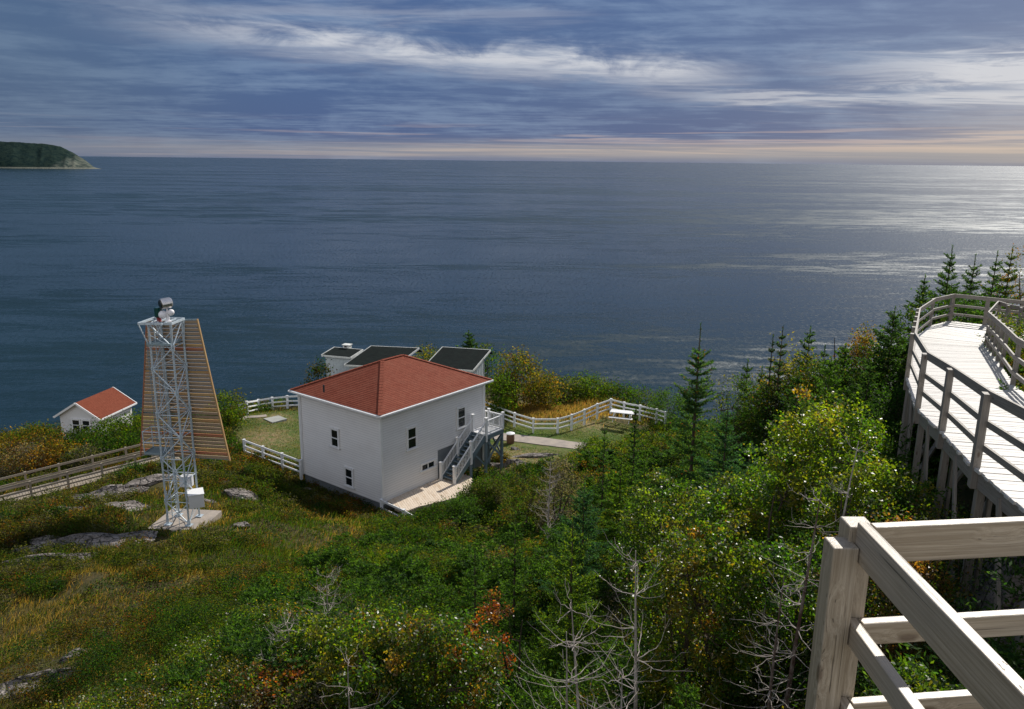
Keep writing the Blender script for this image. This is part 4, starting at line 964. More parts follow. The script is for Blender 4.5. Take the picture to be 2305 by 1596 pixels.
rock(0, 0, 2.2, 1.2, .9, .3, 'dark rock mass in shade under the near boardwalk', seed=77, at=(7.3, 10.0, float(gz(7.3, 10.0))))
for i, (px, py, sx, lb) in enumerate([(215, 1092, .5, 'pale stone close under the footbridge rail posts'), (318, 1112, .45, 'small pale slab between the ledge and the tower'), (180, 1150, .5, 'grey stone below the large cracked slab'), (470, 1130, .35, 'little pale stone right of the tower legs'), (510, 1225, .3, 'small stone in the dark grass right of the pad corner'), (590, 1100, .3, 'small stone between the two round boulders'), (95, 1225, .6, 'pale rock at the left end of the dark outcrop'), (420, 1068, .5, 'pale rock seen through the tower legs')]): rock(px, py, sx, sx*.65, sx*.5, .4, lb, seed=200+i*5)
rock(0, 0, 1.6, 1.0, .8, 1.0, 'layered dark rock seen through the near railing', seed=78, at=(5.9, 8.0, float(gz(5.9, 8.0))))
# ------------------------------------------------------------------ plants
def spruce_arrays(Hh, R, ns=1.0, dens=1.0, open_=0.0, pal=None, start=.08, leader=.06):
    """needle quads of a young spruce; ns scales needle card size (bigger = fewer)"""
    pal = pal or dict(spruce=5, dark=2, fir=2)
    C, D, Br = [], [], []
    z = Hh*start; tips = []
    while z < Hh*(1-leader):
        rel = 1-z/Hh; n = rng.integers(5, 8); a0 = rng.random()*6.3
        for k in range(n):
            L = R*1.45*min(1, rel*1.25)**.85*rng.uniform(.45, 1.3)+.05
            if rng.random() < .07+open_*.25: continue
            az = a0+k*2*PI/n+rng.normal()*.18; el = (.85*(1-rel)**1.2-.12)+rng.normal()*.10+.08
            tips.append((z, az, el, L))
        z += (.13+.07*rng.random()+.12*open_*rel)*(Hh/3.0)**.5/dens*1.25
    for (z, az, el, L) in tips:
        st = .075*ns; s = np.arange(.12*L, L, st); n = len(s)
        if n == 0: continue
        h = np.array([math.cos(az), math.sin(az)])
        def path(s): return np.stack([h[0]*s*math.cos(el), h[1]*s*math.cos(el), z+s*math.sin(el)-.22*s*s/max(L, .3)+.16*(s/L)**3*L], 1)
        p_ = path(s); Br.append((path(np.array([0, .5*L, L])), max(.004, .012*L)))
        d0 = unit(path(s+.02)-p_)
        for side in (-1, 1, 0):
            if side == 0: C.append(p_+rng.normal(size=p_.shape)*.012); D.append(d0); continue
            tl = (L-s)*.42+.07; pr = np.array([-h[1], h[0], 0])*side
            td = unit(d0*.75+pr*.75+np.array([0, 0, .02])+rng.normal(size=(n, 3))*.12)
            m_ = max(1, int(np.max(tl)/(.05*ns)))
            for j in range(m_):
                tt = (j+.6)*.05*ns; ok = tt < tl
                if ok.any(): C.append((p_+td*tt-np.array([0, 0, 1.0])*(.12*tt*tt))[ok]); D.append(td[ok])
    # leader shoot
    zz = np.arange(Hh*(1-leader)-.1, Hh, .035*ns); C.append(np.stack([zz*0, zz*0, zz], 1)); D.append(np.tile([0, 0, 1.0], (len(zz), 1)))
    C = np.concatenate(C); D = np.concatenate(D)
    # two crossed cards per spot, slightly splayed
    C = np.concatenate([C, C+rng.normal(size=C.shape)*.015]); D = np.concatenate([D, D]); n = len(C)
    D = unit(D+rng.normal(size=D.shape)*.38); N_ = rng.normal(size=(n, 3)); N_[:, 2] += .4
    V = leafquads(C, .10*ns*rng.uniform(.7, 1.2, n), .030*ns, D, N_, .05)
    return V, C, Br, pick(n, pal, .25)
def trunk_mb(mb, Hh, r, lean=(0, 0), wob=.0, n=7, top=1.0):
    k = 8; t = np.linspace(0, top, k); ph = rng.random()*6
    pts = np.stack([lean[0]*t**1.3*Hh+wob*np.sin(t*5+ph), lean[1]*t**1.3*Hh+wob*np.cos(t*4+ph)-wob*math.cos(ph), t*Hh-.3*(t == 0)], 1); pts[:, 0] -= pts[0, 0]
    mb.tube(pts, r*(1-.88*t), n); return pts
def place_top(px, py, Y):
    p_ = P(px, py, Y); g = float(gz(p_[0], p_[1])); return np.array([p_[0], p_[1], g]), p_[2]-g
def tree_spruce(px, py, Y, R, label, ns=1.0, dens=1.0, open_=0., pal=None, start=.08, name='spruce_tree', leader=.06, group=None, hmax=None):
    base, Hh = place_top(px, py, Y)
    root = thing(name, base, label, 'tree', group)
    V, C, Br, colr = spruce_arrays(Hh, R, ns, dens, open_, pal, start, leader)
    s = Soup(); s.add(V+base, colr); s.build('crown', 'needle', root)
    mb = MB(); trunk_mb(mb, Hh*.985, .010*Hh+.010)
    for pts, r in Br[::2]: mb.tube(pts, [r, r*.6, r*.25], 4, cap=False)
    for v in mb.v: v += base
    mb.build('trunk', 'bark', root)
    return root
def clump_cloud(Hh, R, nc, per, sig, leaf, pal, shape='dome', zmin=.2, mixp=1, asp=.62):
    """leaf quads in clumps spread through a crown; returns quads, colours and clump centres"""
    u = unit(rng.normal(size=(nc, 3))); rad = rng.uniform(.45, 1.0, nc)**.6
    cx = u*rad[:, None]*np.array([R, R, Hh*.5*(1-zmin)]); cx[:, 2] += Hh*(zmin+(1-zmin)*.5)
    rr = np.hypot(cx[:, 0], cx[:, 1])
    if shape == 'dome': cx[:, 2] -= .15*Hh*(rr/R)**2*0
    if shape == 'cone': f = 1.15-cx[:, 2]/Hh; cx[:, :2] *= np.clip(f, .1, 1)[:, None]*1.1
    cx += rng.normal(size=cx.shape)*np.array([.08*R, .08*R, .04*Hh])
    cp_ = pick(nc, pal, .22)
    c = np.repeat(cx, per, 0)+rng.normal(size=(nc*per, 3))*sig*np.array([1, 1, .75]); n = len(c)
    cc = np.repeat(cp_, per, 0)*.6+pick(n, pal, .25)*.4
    nr_ = rng.normal(size=(n, 3))*.70+np.array([0, 0, .62])
    V = leafquads(c, leaf*rng.uniform(.65, 1.25, n), leaf*asp*rng.uniform(.8, 1.1, n), None, nr_)
    return V, cc, cx
def tree_broad(px, py, Y, R, label, pal, leaf=.055, nc=110, per=70, sig=.16, name='broadleaf_tree', zmin=.18, stems=3, shape='dome', cat='tree', trunkmat='bark', group=None, Hh=None):
    base, H2 = place_top(px, py, Y); Hh = Hh or max(H2, .6)
    root = thing(name, base, label, cat, group)
    if Y < 20: nc = int(nc*1.35); per = int(per*1.3); sig *= .72
    if Y < 20: leaf *= 1.18
    V, cc, cx = clump_cloud(Hh, R, nc, per, sig, leaf, pal, shape, zmin); cc = cc*(1.2 if Y < 20 else 1)
    s = Soup(); s.add(V+base, cc); s.build('crown', 'leaf' if Y < 20 else 'leaf_far', root)
    mb = MB(); st_ = []
    for k in range(stems):
        l_ = rng.normal(size=2)*.16; st_.append(trunk_mb(mb, Hh*rng.uniform(.72, .9), .014*Hh+.012, l_, .04*Hh))
    allp = np.concatenate(st_)
    for c in cx[::2]:
        d = np.linalg.norm(allp-c, axis=1)+.6*np.maximum(allp[:, 2]-c[2]+.15*Hh, 0)*3; a_ = allp[np.argmin(d)]
        m_ = (a_+c)/2+np.array([0, 0, -.06*Hh])+rng.normal(size=3)*.03; mb.tube([a_, m_, c+UP*.05], [.010+.002*Hh, .007, .003], 4, cap=False)
    for v in mb.v: v += base
    mb.build('trunk', trunkmat, root)
    return root
def tree_dead(px, py, Y, label, spread=1.0, whorls=7, lean=(0, 0), mat='dead_bark', name='dead_tree', sub=4, thick=.55, up=.5, dense=1.0, needles=None):
    base, Hh = place_top(px, py, Y)
    root = thing(name, base-0*UP, label, 'tree')
    mb = MB(); pts = trunk_mb(mb, Hh, (.016*Hh+.014)*thick, lean, .03, 7)
    for v in mb.v: v += base
    mb.build('trunk', mat if mat == 'brown_bark' else mat, root)
    mb = MB(); zs_ = np.linspace(.32, .97, whorls); tw_ = []
    for w in zs_:
        c = np.array([np.interp(w, np.linspace(0, 1, 8), pts[:, k]) for k in range(3)]); n = rng.integers(4, 7)
        for k in range(n):
            az = rng.random()*2*PI; L = spread*1.3*(1.12-w)*rng.uniform(.5, 1.15)+.16; s = np.linspace(0, 1, 7); cur = up*rng.uniform(.5, 1.3)
            h = np.array([math.cos(az), math.sin(az)]); side = np.array([-h[1], h[0]])*rng.normal()*.22
            q_ = np.stack([c[0]+(h[0]*s+side[0]*s*s)*L, c[1]+(h[1]*s+side[1]*s*s)*L, c[2]+L*(-.10*s+cur*s**2.1)], 1); q_[1:-1] += rng.normal(size=(5, 3))*.012
            r0_ = (.007+.006*L)*thick; mb.tube(q_, r0_*(1-.72*s), 5, cap=False)
            for j in range(rng.integers(1, sub+1)):
                i = rng.integers(2, 7); d = unit(q_[min(i, 6)]-q_[i-1]); dv = unit(d+rng.normal(size=3)*.65+np.array([0, 0, .45])); l2 = rng.uniform(.06, .22)*(.6+.5*L)
                e_ = q_[min(i, 6)]+dv*l2; mb.tube([q_[min(i, 6)], q_[min(i, 6)]+dv*l2*.5+rng.normal(size=3)*.01, e_+UP*l2*.2], [r0_*.5, r0_*.42, r0_*.3], 4, cap=False); tw_.append(e_)
    for v in mb.v: v += base
    mb.build('bare_branches', 'dead_bark', root)
    if needles:
        tw_ = np.array(tw_); cc = np.repeat(tw_, 40, 0)+rng.normal(size=(len(tw_)*40, 3))*.05; s = Soup(); s.add(leafquads(cc, .05, .014)+base, pick(len(cc), needles)); s.build('needle_clusters', 'needle', root)
    return root
G1 = dict(green=4, lime=2, olive=2, yellow=.5); G2 = dict(green=4, dark=3, olive=2); AUT = dict(olive=3, orange=1.3, yellow=1.2, green=3, rust=.2); YG = dict(lime=4, green=4, yellow=.8, orange=.2); DKG = dict(dark=4, green=3, spruce=2)
SP = dict(spruce=5, dark=2, fir=2.5); FIR = dict(fir=4, green=3, spruce=2); BLU = dict(blue=5, spruce=3); GLD = dict(olive=3, yellow=2.4, orange=1.4, green=2)
# --- spruces behind the boardwalk landing
tree_spruce(2145, 552, 35, 1.25, 'tallest dark spruce spire behind the far bend of the boardwalk', ns=1.5)
tree_spruce(2197, 572, 36, 1.2, 'pointed dark spruce second from the left behind the far boardwalk rail', ns=1.5)
tree_spruce(2083, 618, 33.5, 1.05, 'short dark spruce left of the group behind the far boardwalk', ns=1.5)
tree_spruce(2247, 562, 37, 1.0, 'slim dark spruce before the sun glitter near the right edge', ns=1.5)
tree_spruce(2281, 553, 38, 1.25, 'broad olive spruce against the glitter close to the right edge', ns=1.5, pal=dict(olive=3, spruce=3, green=2))
tree_broad(2312, 575, 37, 1.6, 'rust gold leafy tree cut by the right edge behind the spruces', dict(orange=3, olive=3, green=2), leaf=.10, nc=110, per=40, sig=.26)
tree_broad(2240, 655, 33.5, 1.8, 'dark low bush under the spruces behind the far boardwalk rail', DKG, leaf=.10, nc=110, per=40, sig=.26, name='bush', cat='bush', zmin=.05)
tree_broad(2165, 650, 32.5, 1.7, 'dark thicket bush directly behind the highest rail corner', DKG, leaf=.10, nc=110, per=40, sig=.26, name='bush', cat='bush', zmin=.05)
tree_broad(2095, 664, 31, 1.4, 'green bush left of the boardwalk bend below the short spruce', G2, leaf=.10, nc=90, per=40, sig=.24, name='bush', cat='bush', zmin=.05)
# --- right thicket against the sea
tree_spruce(2016, 690, 25.5, 1.1, 'flat topped spruce on twin bare stems left of the boardwalk', ns=1.25, start=.45)
tree_broad(1953, 722, 27, 1.15, 'gold and orange leafed tree standing against the sea left of the boardwalk', dict(orange=3, olive=3, yellow=1.5, lime=2), leaf=.085, nc=130, per=45, sig=.20, shape='cone')
tree_spruce(1825, 734, 29, .95, 'slender green spruce spire at the middle of the thicket skyline', ns=1.3)
tree_spruce(1763, 733, 27, .45, 'thin dark ragged spruce rising left of the yellow bush on the skyline', ns=1.2, open_=.6, pal=dict(dark=3, spruce=3, brown=1))
tree_spruce(1741, 752, 27.6, .34, 'thinnest dark spruce just left of the ragged one', ns=1.2, open_=.6, pal=dict(dark=3, spruce=3, brown=1))
tree_broad(1800, 772, 28, 1.1, 'yellow leafed bush between the two skyline spruces', dict(yellow=3, lime=3, olive=2), leaf=.09, nc=90, per=40, sig=.2, name='bush', cat='bush')
tree_spruce(1684, 808, 30, .7, 'small dark spruce at the low left end of the thicket skyline', ns=1.3)
tree_spruce(1716, 825, 29, .7, 'small pointed spruce beside the low left end of the thicket', ns=1.3)
tree_spruce(1858, 776, 28, .9, 'dark bent topped spruce right of the slender skyline spire', ns=1.3, pal=SP)
tree_spruce(1905, 770, 26, 1.05, 'pale green fir before the gold tree', ns=1.25, pal=FIR)
tree_spruce(1872, 800, 24, 1.2, 'wide mid green fir in the heart of the right thicket', ns=1.2, pal=FIR)
tree_spruce(1960, 815, 23, 1.2, 'broad dark fir beside the boardwalk trestle top', ns=1.2, pal=SP)
tree_spruce(1800, 835, 25, 1.15, 'rounded dark fir left of the heart of the thicket', ns=1.2, pal=SP)
tree_broad(1738, 850, 27, 1.3, 'olive bushy tree at the left slope of the thicket', G2, leaf=.085, nc=110, per=42, sig=.2)
tree_broad(1660, 845, 30, 1.1, 'small yellow tinged bush by the sea at the thicket end', G1, leaf=.09, nc=80, per=38, sig=.2, name='bush', cat='bush')
tree_spruce(1578, 724, 22.5, 1.05, 'tall lone open fir with long leader standing against the sea', ns=1.0, dens=1.7, open_=.8, pal=dict(fir=4, blue=2, spruce=3, rust=.12), leader=.09, start=.08, name='fir_tree')
tree_spruce(1640, 905, 21, 1.1, 'blue green fir spreading right of the tall lone fir', ns=1.0, open_=.5, pal=BLU, name='fir_tree')
tree_spruce(1690, 990, 17.5, 1.0, 'blue green fir with long boughs in the dark gap centre right', ns=.9, open_=.5, pal=BLU, name='fir_tree')
tree_spruce(1316, 1084, 22, .95, 'blue green spruce below the path at centre', ns=.95, pal=BLU)
tree_spruce(1290, 1168, 14.2, .85, 'bright green spruce with layered boughs above the dark hollow', ns=.8, pal=dict(fir=4, lime=2))
tree_spruce(1400, 1010, 26, .9, 'yellow green spruce right of the path end', ns=1.1, pal=dict(fir=3, lime=2, green=2))
tree_spruce(1452, 1040, 22, .8, 'olive spruce sapling in mid slope right of the yellow green one', ns=1.05, pal=FIR)
tree_spruce(1362, 955, 36, .42, 'dark thin spruce standing before the zigzag fence', ns=1.6, open_=.5)
tree_spruce(1432, 912, 36, .5, 'bushy dark spruce overlapping the fence end', ns=1.5)
tree_spruce(1069, 1228, 15.5, .55, 'small pale green spruce left of centre on the shrub slope', ns=.85, pal=FIR)
tree_spruce(875, 1338, 12.2, .5, 'small yellow green spruce low left of centre among glinting leaves', ns=.8, pal=dict(fir=3, lime=2, green=2))
tree_spruce(1548, 1520, 8.6, .42, 'tiny bright spruce sapling among dead wood at the bottom', ns=.6, pal=FIR)
tree_spruce(1160, 1150, 20, .5, 'slim spruce top on the slope below the stairs', ns=1.0, pal=FIR, open_=.4)
for (px, py, Y, R, pal, lb) in [(1705, 868, 26.5, 1.1, G2, 'green bush filling the low left flank of the thicket'), (1775, 815, 27.5, 1.1, GLD, 'gold green bush under the ragged skyline spruces'), (1838, 800, 27, 1.1, G2, 'dark green bush below the slender skyline spire'),
                               (1890, 792, 26.5, 1.2, dict(green=4, olive=2), 'mid green bush on the thicket skyline left of the gold tree'), (1935, 800, 25, 1.1, G2, 'rounded green bush below the gold tree'), (1995, 775, 25, 1.1, DKG, 'dark bush between gold tree and boardwalk'), (2025, 850, 21, 1.0, DKG, 'shaded dark bush against the boardwalk trestle'), (1830, 900, 21, 1.2, DKG, 'dark leafy tree above the big birch crown')]:
    tree_broad(px, py, Y, R, lb, pal, leaf=.085, nc=130, per=44, sig=.20, name='bush', cat='bush', zmin=.05)
# --- broadleaf trees in the near thicket
tree_broad(1885, 900, 15.5, 1.35, 'big yellow green birch crown left of the boardwalk trestle', YG, leaf=.062, nc=190, per=75, sig=.15)
tree_broad(1760, 1010, 14.5, 1.15, 'lime leafed alder crown beside the dark gap', YG, leaf=.06, nc=150, per=70, sig=.15)
tree_broad(1985, 1030, 12.5, .95, 'glinting green alder beside the trestle legs', G1, leaf=.055, nc=120, per=70, sig=.14)
tree_broad(1600, 1175, 10.8, 1.05, 'large speckled gold and green tree behind the dead branches', dict(green=4, lime=2, yellow=1, orange=.7, olive=2), leaf=.050, nc=190, per=85, sig=.12)
tree_broad(1760, 1210, 10.5, .85, 'deep green glossy leafed shrub right of the dead trees', G2, leaf=.05, nc=120, per=75, sig=.12)
tree_broad(1640, 1060, 14, .9, 'green leafed tree between the lone fir foot and the gap', G1, leaf=.06, nc=120, per=65, sig=.14)
tree_broad(1500, 1060, 16.5, 1.0, 'olive green leafy tree left of the lone fir foot', dict(green=3, olive=3, lime=1), leaf=.06, nc=110, per=60, sig=.16)
tree_broad(870, 1405, 11.2, 1.15, 'glinting autumn tinted shrub at the bottom left of centre', dict(green=4, lime=1.6, orange=.7, yellow=.8, olive=1.5), leaf=.055, nc=170, per=75, sig=.13, name='shrub', cat='shrub')
tree_broad(1010, 1390, 10.8, .8, 'orange flecked shrub just left of the dark hollow', dict(green=4, olive=2, orange=.8, rust=.3), leaf=.05, nc=110, per=75, sig=.12, name='shrub', cat='shrub')
tree_broad(700, 1395, 12.3, .7, 'pale green shrub with shining leaves near the bottom', G1, leaf=.055, nc=100, per=65, sig=.13, name='shrub', cat='shrub')
tree_broad(1110, 1330, 12.2, .42, 'rust red dying conifer shrub at the centre of the slope', dict(rust=4, orange=1, brown=2), leaf=.045, nc=22, per=60, sig=.09, name='shrub', cat='shrub')
tree_broad(600, 1500, 11.2, .6, 'shrub with rust red branch tips at bottom left of centre', dict(rust=2.6, green=3, olive=2), leaf=.05, nc=70, per=60, sig=.10, name='shrub', cat='shrub')
tree_broad(2030, 1180, 9.5, .75, 'brown and orange leafed shrub under the boardwalk edge', dict(brown=2, orange=1.6, dark=2, olive=2), leaf=.05, nc=100, per=60, sig=.13, name='shrub', cat='shrub')
tree_broad(2120, 1480, 6.6, .5, 'glossy green shrub seen through the near railing', G1, leaf=.045, nc=60, per=60, sig=.10, name='shrub', cat='shrub')
for (px, py, Y, R, pal, lb) in [(1072, 1092, 43, 1.15, G2, 'green juniper mound at the right tip of the timber deck'), (1030, 1118, 40.5, 1.2, FIR, 'spreading juniper overlapping the outer edge of the timber deck'), (975, 1146, 39.2, 1.1, G2, 'low juniper in front of the short sloping railing end'),
                               (1105, 1075, 42.5, 1.0, dict(olive=3, green=2, grey=1), 'greyish mound bush below the stair landing'), (1190, 1058, 38, 1.3, dict(olive=3, brown=1, green=2), 'brownish green bush below the flat pink ledge'), (1265, 1030, 36, 1.2, dict(grey=4, olive=1), 'round grey leafless looking bush at the end of the path')]:
    tree_broad(px, py, Y, R, lb, pal, leaf=.10, nc=110, per=50, sig=.17, name='bush', cat='bush', zmin=.0)
# --- bushes beyond house and lawn
tree_broad(1165, 790, 65, 1.9, 'tall golden bush right of the black roofed sheds', GLD, leaf=.20, nc=120, per=38, sig=.42, name='bush', cat='bush', zmin=.05)
tree_broad(1128, 842, 62, 1.25, 'bright green bush between the house and the golden bush', dict(green=4, lime=2), leaf=.18, nc=90, per=36, sig=.36, name='bush', cat='bush', zmin=.05)
tree_broad(1222, 842, 66, 1.6, 'olive and gold bush right of the tall golden one', GLD, leaf=.19, nc=90, per=34, sig=.4, name='bush', cat='bush', zmin=.05)
tree_spruce(1055, 743, 74.5, 1.6, 'dark spruce peeping over the right hand shed roof', ns=3.2)
tree_broad(1085, 770, 74.5, 1.5, 'green bush top beside the spruce over the shed roof', G2, leaf=.22, nc=60, per=30, sig=.4, name='bush', cat='bush')
tree_broad(965, 783, 74.5, 1.9, 'gold green bush showing between the shed roofs', GLD, leaf=.22, nc=80, per=30, sig=.42, name='bush', cat='bush')
tree_broad(1318, 850, 70.5, 2.3, 'feathery pale green bush above the zigzag fence', G1, leaf=.19, nc=110, per=34, sig=.42, name='bush', cat='bush', zmin=.05)
tree_broad(1262, 862, 69, 1.8, 'grey green thick bush behind the middle of the fence', dict(dark=2, olive=3, grey=1, green=2), leaf=.19, nc=80, per=34, sig=.4, name='bush', cat='bush', zmin=.05)
tree_broad(1392, 872, 70.5, 1.9, 'dark rounded bush behind the fence peak', G2, leaf=.18, nc=90, per=36, sig=.38, name='bush', cat='bush', zmin=.05)
tree_broad(1455, 876, 67.5, 2.0, 'dark green bush right of the fence peak against the sea', G2, leaf=.17, nc=90, per=36, sig=.34, name='bush', cat='bush', zmin=.05)
tree_broad(1515, 882, 61, 2.0, 'dense green bush left of the lone fir by the sea', FIR, leaf=.15, nc=100, per=38, sig=.32, name='bush', cat='bush', zmin=.05)
tree_broad(716, 812, 66, 1.0, 'dark brown bush beside the smallest shed', dict(dark=3, brown=2), leaf=.2, nc=50, per=30, sig=.34, name='bush', cat='bush', zmin=.0)
tree_broad(508, 888, 56, 1.5, 'green bush beside the right edge of the slatted daymark', G1, leaf=.16, nc=100, per=36, sig=.30, name='bush', cat='bush', zmin=.05)
# --- hedge of bushes behind the footbridge
for (px, py, Y, R, pal, lb) in [(12, 975, 52, 1.7, GLD, 'gold tinged bush at the left edge above the footbridge'), (75, 955, 51, 1.8, dict(olive=3, orange=2, green=2), 'orange brown bush left of the boathouse'), (45, 1010, 47, 1.4, dict(grey=3, olive=2, orange=1), 'grey twiggy shrub beside the left edge behind the rail'),
                               (118, 1000, 48, 1.5, dict(orange=3, olive=3, yellow=1), 'amber shrub behind the footbridge rail'), (160, 972, 52, 1.6, G2, 'dark green bush below the boathouse gable'), (208, 975, 51, 1.5, G2, 'green bush in front of the boathouse windows'), (250, 948, 54, 1.6, dict(green=4, lime=2), 'bright green bush before the boathouse side wall'),
                               (300, 935, 53, 1.6, dict(green=4, lime=2, olive=1), 'bright bush between boathouse and daymark'), (190, 1012, 47, 1.2, dict(grey=2, olive=2, dark=1), 'greyish shrub behind the middle of the footbridge'), (270, 985, 49, 1.4, G2, 'dark shrub behind the upper footbridge rail')]:
    tree_broad(px, py, Y, R, lb, pal, leaf=.15, nc=90, per=38, sig=.27, name='bush', cat='bush', zmin=.0)
# --- dead trees at the bottom
tree_dead(1450, 1235, 8.9, 'tall bare grey dead tree with upswept branches before the gold tree', spread=1.05, whorls=8, thick=.55, sub=5, lean=(-.02, 0))
tree_dead(1330, 1345, 8.4, 'bare grey dead sapling with arching branches over the dark hollow', spread=1.25, whorls=7, lean=(-.05, 0), up=.35, sub=5, thick=.5)
tree_dead(1270, 1420, 7.9, 'spreading grey dead branches at the bottom of the dark hollow', spread=1.4, whorls=6, up=.3, sub=5, thick=.5)
tree_dead(1822, 1105, 9.2, 'tall leaning dark stemmed dead tree beside the near railing', spread=.85, whorls=10, lean=(.03, 0), mat='brown_bark', up=.25)
tree_dead(1770, 1300, 8.6, 'second dark stemmed dead tree left of the leaning one', spread=.8, whorls=7, mat='brown_bark', up=.25)
tree_dead(790, 1480, 9.6, 'small grey dead sapling at the bottom left of centre', spread=.7, whorls=6)
tree_dead(1400, 1500, 7.4, 'low tangle of grey dead branches at the bottom centre', spread=1.3, whorls=6, up=.3, sub=6, thick=.5)
tree_dead(1880, 990, 11.5, 'bare grey twig stem in front of the big birch crown', spread=.5, whorls=5, lean=(.08, 0))
tree_dead(640, 1395, 12, 'grey twiggy dead shrub left of the glinting shrubs', spread=.5, whorls=9, thick=.6, sub=7, name='dead_shrub')
tree_dead(740, 1290, 15, 'dark grey twiggy dead shrub above the glinting shrubs', spread=.6, whorls=9, thick=.6, sub=7, name='dead_shrub')
tree_dead(1240, 1035, 30, 'grey leafless shrub beside the end of the path', spread=.9, whorls=12, thick=.8, sub=9, name='dead_shrub')
# ------------------------------------------------------------------ thicket, as one mass nobody could count
TH = np.array([(150, 1700), (330, 1596), (440, 1510), (560, 1400), (650, 1310), (760, 1245), (830, 1205), (900, 1180), (960, 1172), (1010, 1155), (1060, 1120), (1085, 1098), (1150, 1085), (1200, 1060), (1290, 1042), (1330, 1010), (1400, 1000), (1480, 975), (1520, 920), (1600, 860), (1700, 830), (2900, 500), (3400, 3600), (-200, 3600)], float)
bwline = np.array([p_[:2] for p_ in Ld[:nP]]); bwr = np.array([p_[:2] for p_ in Rd[:nP]])
def shrub_density():
    pts = []
    x = rng.uniform(-14, 34, 60000); y = rng.uniform(2.5, 62, 60000); z = gz(x, y)
    pp = np.stack([x, y, z], 1); a, b = proj(pp); ok = np.nan_to_num(inpoly(np.nan_to_num(a, nan=-1e5), np.nan_to_num(b, nan=-1e5), TH)).astype(bool)
    ok &= inpoly(x, y, POLY) & (segdist(x, y, COAST) > .5) & (a > -200) & (a < 2600)
    return x[ok], y[ok], z[ok], a[ok], b[ok]
X_, Y_, Z_, A_px, B_px = shrub_density()
order = rng.permutation(len(X_)); chosen = []; grid = {}
for i in order:                               # thinned so that shrubs keep their distance
    r = .40+.010*Y_[i]; key = (int(X_[i]/1.3), int(Y_[i]/1.3)); bad = False
    for dx in (-1, 0, 1):
        for dy in (-1, 0, 1):
            for j in grid.get((key[0]+dx, key[1]+dy), ()):
                if (X_[i]-X_[j])**2+(Y_[i]-Y_[j])**2 < r*r: bad = True; break
            if bad: break
        if bad: break
    if not bad: grid.setdefault(key, []).append(i); chosen.append(i)
s_leaf = Soup(); s_lf = Soup(); s_ned = Soup(); twigs = MB()
pals = [G1, G2, G2, dict(green=5, dark=2), dict(olive=4, green=2, brown=1), YG, AUT, FIR, FIR, SP, dict(grey=3, olive=2, brown=1), dict(green=3, olive=2, tan=.5)]
edge_line = TH[1:20]
hollow = [(*G(px, py)[:2], r) for px, py, r in ((1150, 1500, 1.3), (1230, 1440, 1.1), (1110, 1560, 1.1), (1190, 1590, 1.3), (1660, 1500, .6), (1740, 1420, .5), (1700, 940, 1.0))]
for i in chosen:
    x, y, z = X_[i], Y_[i], Z_[i]; apx, bpx = A_px[i], B_px[i]
    ed = segdist(np.array([apx]), np.array([bpx]), edge_line)[0]*y/1793.0
    hh = np.clip(.55+ed*.25, .55, 1.3)+.5*max(0, min(1, (apx-1500)/500))
    if y > 30 and apx < 1500: hh = min(hh, .8)
    hh *= rng.uniform(.7, 1.3)
    db = min(segdist(np.array([x]), np.array([y]), bwline)[0], segdist(np.array([x]), np.array([y]), bwr)[0])
    inner = inpoly(np.array([x]), np.array([y]), np.vstack([bwline, bwr[::-1]]))[0]
    if db < 1.3 or inner:
        hh = min(hh, zt_(y)-RH-.5-z)
        if hh < .3 or inner: continue
    if any((x-a)**2+(y-b)**2 < c*c for a, b, c in hollow): continue
    if y < 6.0: hh = min(hh, 1.0)
    if x > 0 and y < 4: continue
    if vnoise(x, y, 1.1, 55) > .33: continue      # leave dark gaps
    R = hh*.55+.34; lod = max(1.0, y/13.0); leaf = .046*lod**.75
    pal = pals[int((vnoise(x, y, 3.2, 31)+.5)*len(pals)*.999+rng.normal()*1.2) % len(pals)]
    vol = R*R*(hh+.3); nl = int(np.clip(3300*vol/(leaf/.046)**1.8, 700, 5200))
    if pal in (FIR, SP) and hh > .45:
        Ht = hh*1.45; ns = .95*lod**.75; V, C, Br, cc = spruce_arrays(Ht, R*.95, ns, .85, .2, pal); 
        if len(V) > 5000: k = rng.permutation(len(V))[:5000]; V = V[k]; cc = cc[k]
        s_ned.add(V+np.array([x, y, z-.05]), cc)
        continue
    per = 28; nc = max(5, nl//per); V, cc, cx = clump_cloud(hh+.12, R, nc, per, .075*lod**.5+.03, leaf, pal, 'dome', .0)
    (s_leaf if y < 18 else s_lf).add(V+np.array([x, y, z-.08]), cc)
    if y < 22 and rng.random() < .7:
        for c in cx[:6]: twigs.tube(np.array([[x+rng.normal()*.05, y+rng.normal()*.05, z-.1], [x+c[0]*.4, y+c[1]*.4, z+c[2]*.6], [x+c[0], y+c[1], z+c[2]+.04]]), [.012, .008, .003], 4, cap=False)
tag(s_leaf.build('shrub_thicket', 'leaf', None, (0, 0, 0)), 'dense mixed green and autumn tinted shrubs covering the hillside', 'shrubs', kind='stuff')
tag(s_lf.build('slope_thicket', 'leaf_far', None, (0, 0, 0)), 'mass of mixed shrubs covering the farther part of the slope', 'shrubs', kind='stuff')
tag(s_ned.build('conifer_scrub', 'needle', None, (0, 0, 0)), 'low young conifers mixed through the hillside thicket', 'scrub', kind='stuff')
tag(twigs.build('shrub_stems', 'bark', None, (0, 0, 0)), 'brown stems inside the hillside thicket', 'stems', kind='stuff')
print('thicket', len(chosen), sum(len(v) for v in s_leaf.v), sum(len(v) for v in s_ned.v))
